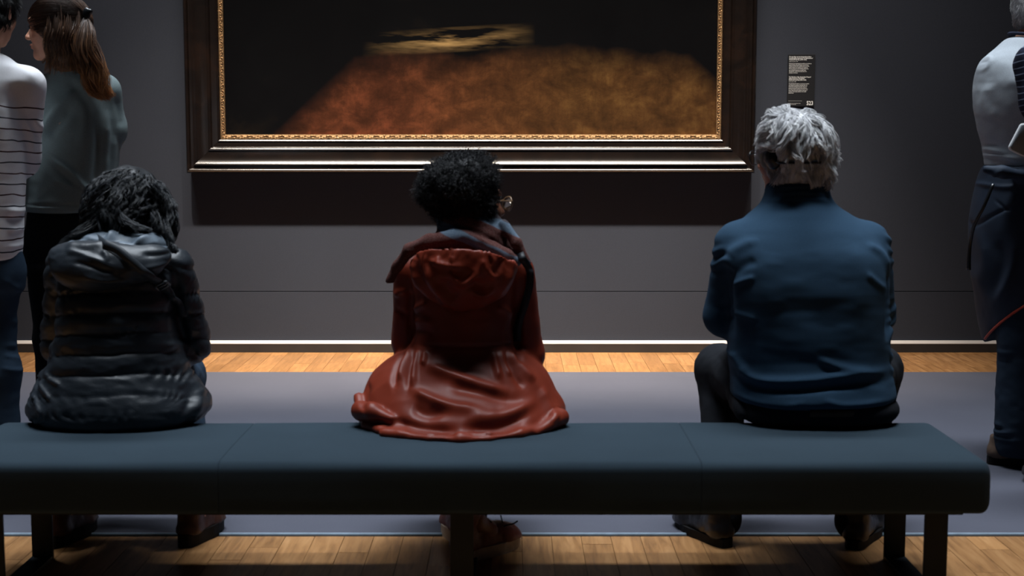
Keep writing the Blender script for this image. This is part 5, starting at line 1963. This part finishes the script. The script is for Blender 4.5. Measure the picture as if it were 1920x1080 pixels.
mk('shirt', V + N * d[:, None], Q, M_stripe, sm)
f = Field.box((-2.01, 4.62, .05), (-1.59, 4.92, .88), 0.007)
f.loft([(.70, -1.805, 4.76, .155, .155, .115, .11), (.78, -1.803, 4.76, .156, .156, .118, .11), (.86, -1.80, 4.76, .145, .143, .11, .10)], .02, 2.3)
legs(f, (-1.725, 4.76, .76), (-1.757, 4.78, .57), (-1.732, 4.75, .42), (.080, .067, .067))
legs(f, (-1.732, 4.75, .42), (-1.738, 4.75, .25), (-1.745, 4.745, .09), (.067, .060, .056))
legs(f, (-1.89, 4.76, .76), (-1.895, 4.78, .52), (-1.90, 4.745, .09), (.080, .067, .056))
V, Q = f.mesh(2)
N = normals(V, Q)
d = folds(V, N, [([(-1.698, 0.606), (-1.678, 0.585), (-1.656, 0.553)], .006, .007), ([(-1.702, 0.517), (-1.675, 0.508), (-1.646, 0.485)], .007, .007), ([(-1.703, 0.485), (-1.671, 0.471), (-1.644, 0.445)], .007, .006), ([(-1.704, 0.445), (-1.673, 0.433), (-1.646, 0.424)], .006, .006), ([(-1.684, 0.749), (-1.659, 0.713), (-1.642, 0.678)], .004, .01)]) + wrinkle(V, N, .004, 12, 16, 143)
mk('jeans', V + N * d[:, None], Q, M_jean, sm)
shoe(sm, (-1.745, 4.69, .006), 6, .28, M_leather_black, M_sole_dark)
shoe(sm, (-1.90, 4.69, .006), -10, .28, M_leather_black, M_sole_dark)


def short_hair(parent, H, R, mat, seed, C_off=(0, -.012, .026), rad=(.086, .106, .094), nape=.05, n=2600, ln=.0055, seg=6, wav=.3):
    H = np.asarray(H, float)
    C = H + R @ np.array(C_off)
    f = Field.box(C - .17, C + .15, .0045)
    f.ell(C, rad, .02, R)
    f.ell(H + R @ np.array((0, -.062, -.035)), (.066, .045, nape), .03, R)
    f.ell(H + R @ np.array((0, .118, -.035)), (.086, .085, .105), .012, R, 'cut')
    for sg in (-1, 1):
        f.ell(H + R @ np.array((sg * .090, .006, -.012)), (.030, .030, .040), .01, R, 'cut')
    V, Q = f.mesh(1)
    N = normals(V, Q)
    V = V + N * (.006 * fbm(V * 32, 3, seed))[:, None]
    sel = np.random.default_rng(seed).choice(len(V), n)
    p0, n0 = V[sel], N[sel]
    down = np.array((0, 0, -1.0)) - R[:, 1] * .2
    P = [p0]
    p = p0
    for i in range(seg):
        w_ = np.stack([vnoise(p * 40 + 9 * k_, seed + k_) for k_ in range(3)], 1)
        d_ = n0 * (.5 - .06 * i) + (down - n0 * (n0 @ down)[:, None]) * .8 + w_ * wav
        d_ /= np.linalg.norm(d_, axis=1, keepdims=True)
        p = p + d_ * ln
        P.append(p)
    P = np.stack(P, 1)
    hair_obj([(V, Q, 0), (*tubes(P, np.linspace(.0010, .0005, seg + 1)[None], 3), (seg + 1) * 3)], mat, parent)


M_darkhair = hair_mat('dark_brown_hair', lin(20, 19, 20), lin(38, 35, 35), 0.45, 0.4, 40)
short_hair(sm, JT['head'], rot(*JT['rot']), M_darkhair, 151, rad=(.090, .108, .098), wav=.5)

# ---- man in the grey sweater, jacket tied at the waist
gm_ = empty('person', (1.87, 5.25, 0.0), 'grey-haired man in a pale grey sweater with a jacket tied round his waist, standing right', 'person')
JG = standing_joints(1.862, 5.25, 1.44, .95, (1.935, 5.25, 1.682), (-100, 0), .19, 1, (1.925, 5.475, 1.19), (1.925, 5.025, 1.20), (2.08, 5.42, 1.10), (2.08, 5.09, 1.11), (1.885, 5.25, 1.53), ux=(0, -1.0, 0),
                     hl_d=(1, .1, -.1), hr_d=(1, .1, -.1), hl_n=(0, 0, 1), hr_n=(0, 0, 1))
JG.update(kl=(1.93, 5.35, .50), kr=(1.868, 5.15, .50), al=(1.97, 5.36, .09), ar=(1.850, 5.15, .09), tl=(2.11, 5.36, .04), tr=(1.98, 5.14, .04))
V, Q = body_mesh(JG, 0.008, 0.0042)
mk('body', V, Q, M_skin, gm_)
eyes(gm_, JG)
M_grey = cloth_mat('grey_knit', lin(158, 164, 170), 0.95, 0.12, 0.0, 480, 0.4, 0.08, 6)
f = Field.box((1.66, 4.93, 1.06), (2.14, 5.58, 1.60), 0.0055)
f.loft([(1.085, 1.868, 5.25, .110, .12, .16, .16), (1.11, 1.866, 5.25, .114, .122, .168, .168), (1.165, 1.862, 5.25, .119, .122, .17, .17), (1.243, 1.85, 5.25, .130, .122, .18, .18), (1.36, 1.836, 5.25, .131, .13, .19, .19),
        (1.417, 1.834, 5.25, .129, .125, .185, .185), (1.494, 1.842, 5.25, .116, .100, .14, .14), (1.54, 1.862, 5.25, .084, .075, .095, .095), (1.572, 1.876, 5.25, .066, .062, .07, .07)], .02, 2.2)
for s_ in (-1, 1):
    f.chain([(1.880, 5.25 + s_ * .195, 1.435), (1.925, 5.25 + s_ * .235, 1.20)], (.066, .054), .010)
    f.chain([(1.925, 5.25 + s_ * .235, 1.20), (2.08, 5.25 + s_ * .17, 1.11)], (.053, .040), .015)
V, Q = f.mesh(5)
N = normals(V, Q)
d = folds(V, N, [
    ([(1.683, 1.477), (1.678, 1.407), (1.688, 1.334), (1.713, 1.269)], .005, .012), ([(1.681, 1.408), (1.68, 1.343), (1.704, 1.288)], -.006, .012), ([(1.723, 1.49), (1.702, 1.473), (1.684, 1.448)], -.006, .006),
    ([(1.717, 1.407), (1.711, 1.334), (1.736, 1.26)], .007, .012), ([(1.694, 1.157), (1.745, 1.144), (1.821, 1.129)], .006, .006), ([(1.689, 1.195), (1.725, 1.176), (1.783, 1.148)], .008, .008), ([(1.684, 1.242), (1.716, 1.2), (1.763, 1.163)], -.008, .009),
    ([(1.739, 1.536), (1.728, 1.486), (1.702, 1.437)], .003, .004),
]) + wrinkle(V, N, .005, 8, 12, 161)
mk('sweater', V + N * d[:, None], Q, M_grey, gm_)
M_navyrib = cloth_mat('navy_rib', lin(40, 44, 60), 0.9, 0.15)
th = np.linspace(0, 2 * math.pi, 25)
mk('collar', *tube([(1.879 + .064 * math.cos(t), 5.25 + .068 * math.sin(t), 1.573 - .012 * math.cos(t)) for t in th], .0065, 60, 8), M_navyrib, gm_)
M_shell = cloth_mat('navy_softshell', lin(30, 41, 56), 0.7, 0.25, 0.0, 600, 0.15, 0.12, 6)
f = Field.box((1.65, 4.98, .42), (2.05, 5.52, 1.14), 0.006)
f.loft([(.44, 1.872, 5.25, .105, .12, .19, .19), (.573, 1.872, 5.25, .135, .135, .205, .205), (.722, 1.867, 5.25, .153, .14, .21, .21), (.89, 1.857, 5.25, .155, .14, .208, .208), (1.0, 1.852, 5.25, .138, .135, .195, .195), (1.08, 1.856, 5.25, .122, .13, .182, .182), (1.112, 1.860, 5.25, .112, .12, .172, .172)], .02, 2.1)
f.plane_cut((1.750, 5.25, .452), (.515, -.567, -1.0))
f.chain([(1.69, 5.08, 1.095), (1.74, 5.06, 1.087), (1.807, 5.06, 1.076)], (.014, .016, .018), .03)
V, Q = f.mesh(2)
N = normals(V, Q)
d = folds(V, N, [
    ([(1.729, 1.099), (1.683, 1.016), (1.653, 0.939), (1.65, 0.88)], .012, .008), ([(1.737, 1.088), (1.695, 1.007), (1.661, 0.925)], -.010, .008),
    ([(1.643, 0.805), (1.688, 0.869), (1.736, 0.932), (1.809, 0.979)], -.006, .005), ([(1.665, 0.978), (1.692, 0.937), (1.688, 0.88)], .007, .010),
    ([(1.703, 0.885), (1.723, 0.752), (1.712, 0.638), (1.704, 0.522)], .010, .012), ([(1.748, 0.847), (1.761, 0.752), (1.737, 0.619)], -.009, .014), ([(1.788, 0.847), (1.789, 0.752), (1.757, 0.6)], .010, .012),
    ([(1.701, 1.045), (1.751, 1.032), (1.803, 1.036)], .006, .007), ([(1.671, 0.808), (1.685, 0.674), (1.699, 0.559)], -.006, .010), ([(1.737, 0.989), (1.763, 0.957), (1.782, 0.945)], -.004, .004),
]) + wrinkle(V, N, .005, 8, 6, 163)
jk = mk('jacket', V + N * d[:, None], Q, M_shell, gm_)
M_redzip = plain('red_zip', lin(170, 62, 44), 0.5, 0.4)
zp = []
for q_ in np.radians(np.linspace(2, 105, 16)):
    zq = .46
    for _ in range(6):
        al_, bb_ = np.interp(zq, (.44, .573, .722), (.105, .135, .153)), np.interp(zq, (.44, .573, .722), (.19, .205, .21))
        xq, yq = 1.872 - (al_ + .002) * math.cos(q_), 5.25 - (bb_ + .003) * math.sin(q_)
        zq = max(.452 + .515 * (xq - 1.750) - .567 * (yq - 5.25), .442)
    zp.append((xq, yq, zq + .002))
mk('zip', *tube(zp, .005, 40, 6), M_redzip, jk, label='red zip edging')
mk('drawcord', *tube([(1.698, 5.03, 1.045), (1.67, 5.03, 0.97), (1.648, 5.06, 0.902), (1.645, 5.09, 0.843), (1.644, 5.1, 0.788), (1.644, 5.1, 0.734)], (.006, .006, .0065, .009), 30, 8), M_blackplastic, jk, label='black dangling strap end')
f = Field.box((1.73, 5.02, .045), (2.10, 5.48, .98), 0.0065)
f.loft([(.82, 1.872, 5.25, .12, .12, .17, .17), (.95, 1.868, 5.25, .112, .115, .165, .165)], .02, 2.3)
legs(f, (1.875, 5.16, .86), (1.868, 5.15, .50), (1.860, 5.14, .095), (.104, .090, .084))
legs(f, (1.875, 5.34, .86), (1.93, 5.35, .50), (1.985, 5.36, .095), (.104, .086, .078))
V, Q = f.mesh(2)
N = normals(V, Q)
d = folds(V, N, [
    ([(1.721, 0.196), (1.751, 0.171), (1.786, 0.159)], .011, .008), ([(1.724, 0.157), (1.762, 0.136), (1.819, 0.147)], .010, .008), ([(1.719, 0.177), (1.755, 0.151), (1.8, 0.147)], -.008, .007), ([(1.724, 0.267), (1.741, 0.229), (1.734, 0.2)], .006, .008),
    ([(1.72, 0.434), (1.761, 0.428), (1.818, 0.435)], .006, .006), ([(1.719, 0.403), (1.762, 0.397), (1.81, 0.4)], -.004, .006), ([(1.721, 0.118), (1.772, 0.112), (1.84, 0.116)], .005, .006),
]) + wrinkle(V, N, .005, 12, 16, 165)
mk('jeans', V + N * d[:, None], Q, M_jean_dark, gm_)
shoe(gm_, (1.764, 5.180, .006), 99, .30, M_leather_tan, M_sole_dark, .095, .026, False, .10)
shoe(gm_, (1.91, 5.36, .006), 84, .30, M_leather_tan, M_sole_dark, .095, .026, False, .10)
M_greyhair = hair_mat('short_grey_hair', lin(128, 126, 128), lin(178, 176, 176), 0.5, 0.35, 60)
short_hair(gm_, JG['head'], rot(*JG['rot']), M_greyhair, 171, rad=(.078, .1015, .09), nape=.055, n=2600, ln=.0022, seg=4, wav=.3)

# ---- visitor in the checked shirt at the right edge
pv = empty('person', (2.0, 4.9, 0.0), 'visitor in a navy checked shirt mostly cut off by the right edge', 'person')
JP = standing_joints(2.0, 4.9, 1.455, .93, (2.02, 4.92, 1.70), (25, 0), .19, 1, (1.93, 4.83, 1.15), (2.24, 4.92, 1.17), (1.955, 4.95, 1.19), (2.22, 5.12, 1.12), (2.01, 4.9, 1.56),
                     hl_d=(-1, .12, .05), hr_d=(-.1, 1, 0), hl_n=(.1, 1, .2), hr_n=(0, 0, 1), curl=.12)
JP['hl_s'] = 1
JP.update(kl=(1.93, 4.91, .49), kr=(2.09, 4.91, .49), al=(1.925, 4.87, .09), ar=(2.095, 4.87, .09), tl=(1.92, 5.0, .035), tr=(2.10, 5.0, .035))
V, Q = body_mesh(JP, 0.008, 0.005, slim=.86)
mk('body', V, Q, M_skin, pv)
eyes(pv, JP)
kq = NT('navy_check')
v = kq.coord()
sp = kq.n('ShaderNodeSeparateXYZ')
kq.l(v, sp.inputs[0])
wv = kq.math('MULTIPLY', kq.math('SUBTRACT', kq.noise(v, 6, 2), 0.5), 0.02)
hz = kq.math('LESS_THAN', kq.math('FRACT', kq.math('DIVIDE', kq.math('ADD', kq.math('MULTIPLY_ADD', sp.outputs[0], -0.35, sp.outputs[2]), wv), 0.021)), 0.13)
vt = kq.math('LESS_THAN', kq.math('FRACT', kq.math('DIVIDE', kq.math('ADD', sp.outputs[0], wv), 0.026)), 0.45)
cq = kq.mix(kq.math('MULTIPLY', vt, 0.6), lin(30, 34, 52), lin(14, 15, 26))
kq.base(kq.mix(kq.math('MULTIPLY', hz, 0.8), cq, lin(130, 140, 160)))
M_check = kq.set(0.9, 0.15)
f = Field.box((1.68, 4.70, .80), (2.33, 5.16, 1.62), 0.006)
f.loft([(.82, 2.01, 4.9, .150, .15, .12, .12), (1.0, 2.01, 4.9, .155, .155, .125, .12), (1.25, 2.0, 4.9, .165, .175, .13, .13), (1.40, 2.0, 4.9, .175, .175, .13, .13), (1.47, 2.0, 4.9, .15, .15, .11, .11), (1.53, 2.005, 4.9, .10, .10, .085, .09), (1.58, 2.01, 4.9, .068, .068, .068, .07)], .02, 2.3)
f.chain([(1.783, 4.9, 1.452), (1.795, 4.87, 1.33), (1.835, 4.83, 1.20)], (.070, .066, .062), .03)
f.chain([(1.835, 4.83, 1.20), (1.93, 4.83, 1.15), (1.962, 4.93, 1.185)], (.060, .056, .040), .02)
f.chain([(2.215, 4.9, 1.45), (2.24, 4.92, 1.17), (2.22, 5.10, 1.12)], (.068, .055, .042), .03)
V, Q = f.mesh(2)
N = normals(V, Q)
d = folds(V, N, [([(1.682, 1.455), (1.695, 1.401), (1.707, 1.311)], .006, .01), ([(1.688, 1.347), (1.705, 1.285), (1.709, 1.222)], -.007, .01)]) + wrinkle(V, N, .006, 9, 12, 181)
mk('shirt', V + N * d[:, None], Q, M_check, pv)
f = Field.box((1.82, 4.76, .05), (2.22, 5.06, .90), 0.008)
f.loft([(.76, 2.01, 4.9, .155, .155, .12, .11), (.89, 2.01, 4.9, .145, .145, .11, .10)], .02, 2.3)
legs(f, (1.935, 4.9, .80), (1.93, 4.91, .49), (1.925, 4.87, .09), (.085, .068, .055))
legs(f, (2.085, 4.9, .80), (2.09, 4.91, .49), (2.095, 4.87, .09), (.085, .068, .055))
V, Q = f.mesh(2)
mk('jeans', V, Q, M_jean_dark, pv)
shoe(pv, (1.925, 4.815, .006), -8, .28, M_leather_black, M_sole_dark)
shoe(pv, (2.095, 4.815, .006), 8, .28, M_leather_black, M_sole_dark)
short_hair(pv, JP['head'], rot(*JP['rot']), M_darkhair, 191)

# white hand-held audio guide
M_white_pl = plain('white_plastic', lin(214, 216, 218), 0.35, 0.5, var=0.03)
M_grey_pl = plain('grey_plastic', lin(120, 126, 132), 0.45, 0.4, var=0.05)
ag = top(empty('audio_guide', (1.772, 4.955, 1.20), None), 'white-rimmed grey handheld audio guide held beside the checked sleeve', 'audio guide')
ca, sa = math.cos(math.radians(-26)), math.sin(math.radians(-26))


def slab(w, h, y0, y1, r, ch):
    pts = []
    for cx, cz, a0 in ((w - r, h - r, 0), (-w + r, h - r, 90), (-w + r, -h + r, 180), (w - r, -h + r, 270)):
        for q in range(6):
            t = math.radians(a0 + q * 18)
            pts.append((cx + r * math.cos(t), cz + r * math.sin(t)))
    n = len(pts)
    V, F = [], []
    for y, k in ((y0, 1 - ch / w), (y0 + ch, 1), (y1 - ch, 1), (y1, 1 - ch / w)):
        for x, z in pts:
            x, z = x * k, z * k
            V.append((1.772 + x * ca - z * sa, 4.955 + y, 1.20 + x * sa + z * ca))
    for k in range(3):
        for i in range(n):
            F.append((k * n + i, k * n + (i + 1) % n, (k + 1) * n + (i + 1) % n, (k + 1) * n + i))
    F += [tuple(range(n))[::-1], tuple(range(3 * n, 4 * n))]
    return V, F


mk('rim', *slab(.034, .050, -.006, .008, .013, .002), M_white_pl, ag)
mk('back_panel', *slab(.0305, .0465, -.0085, -.004, .011, .001), M_grey_pl, ag)

# the pair at the right edge stand a step nearer than the man in grey
for o in (pv, ag):
    o.location = o.location + Vector((-0.05, -0.14, 0))
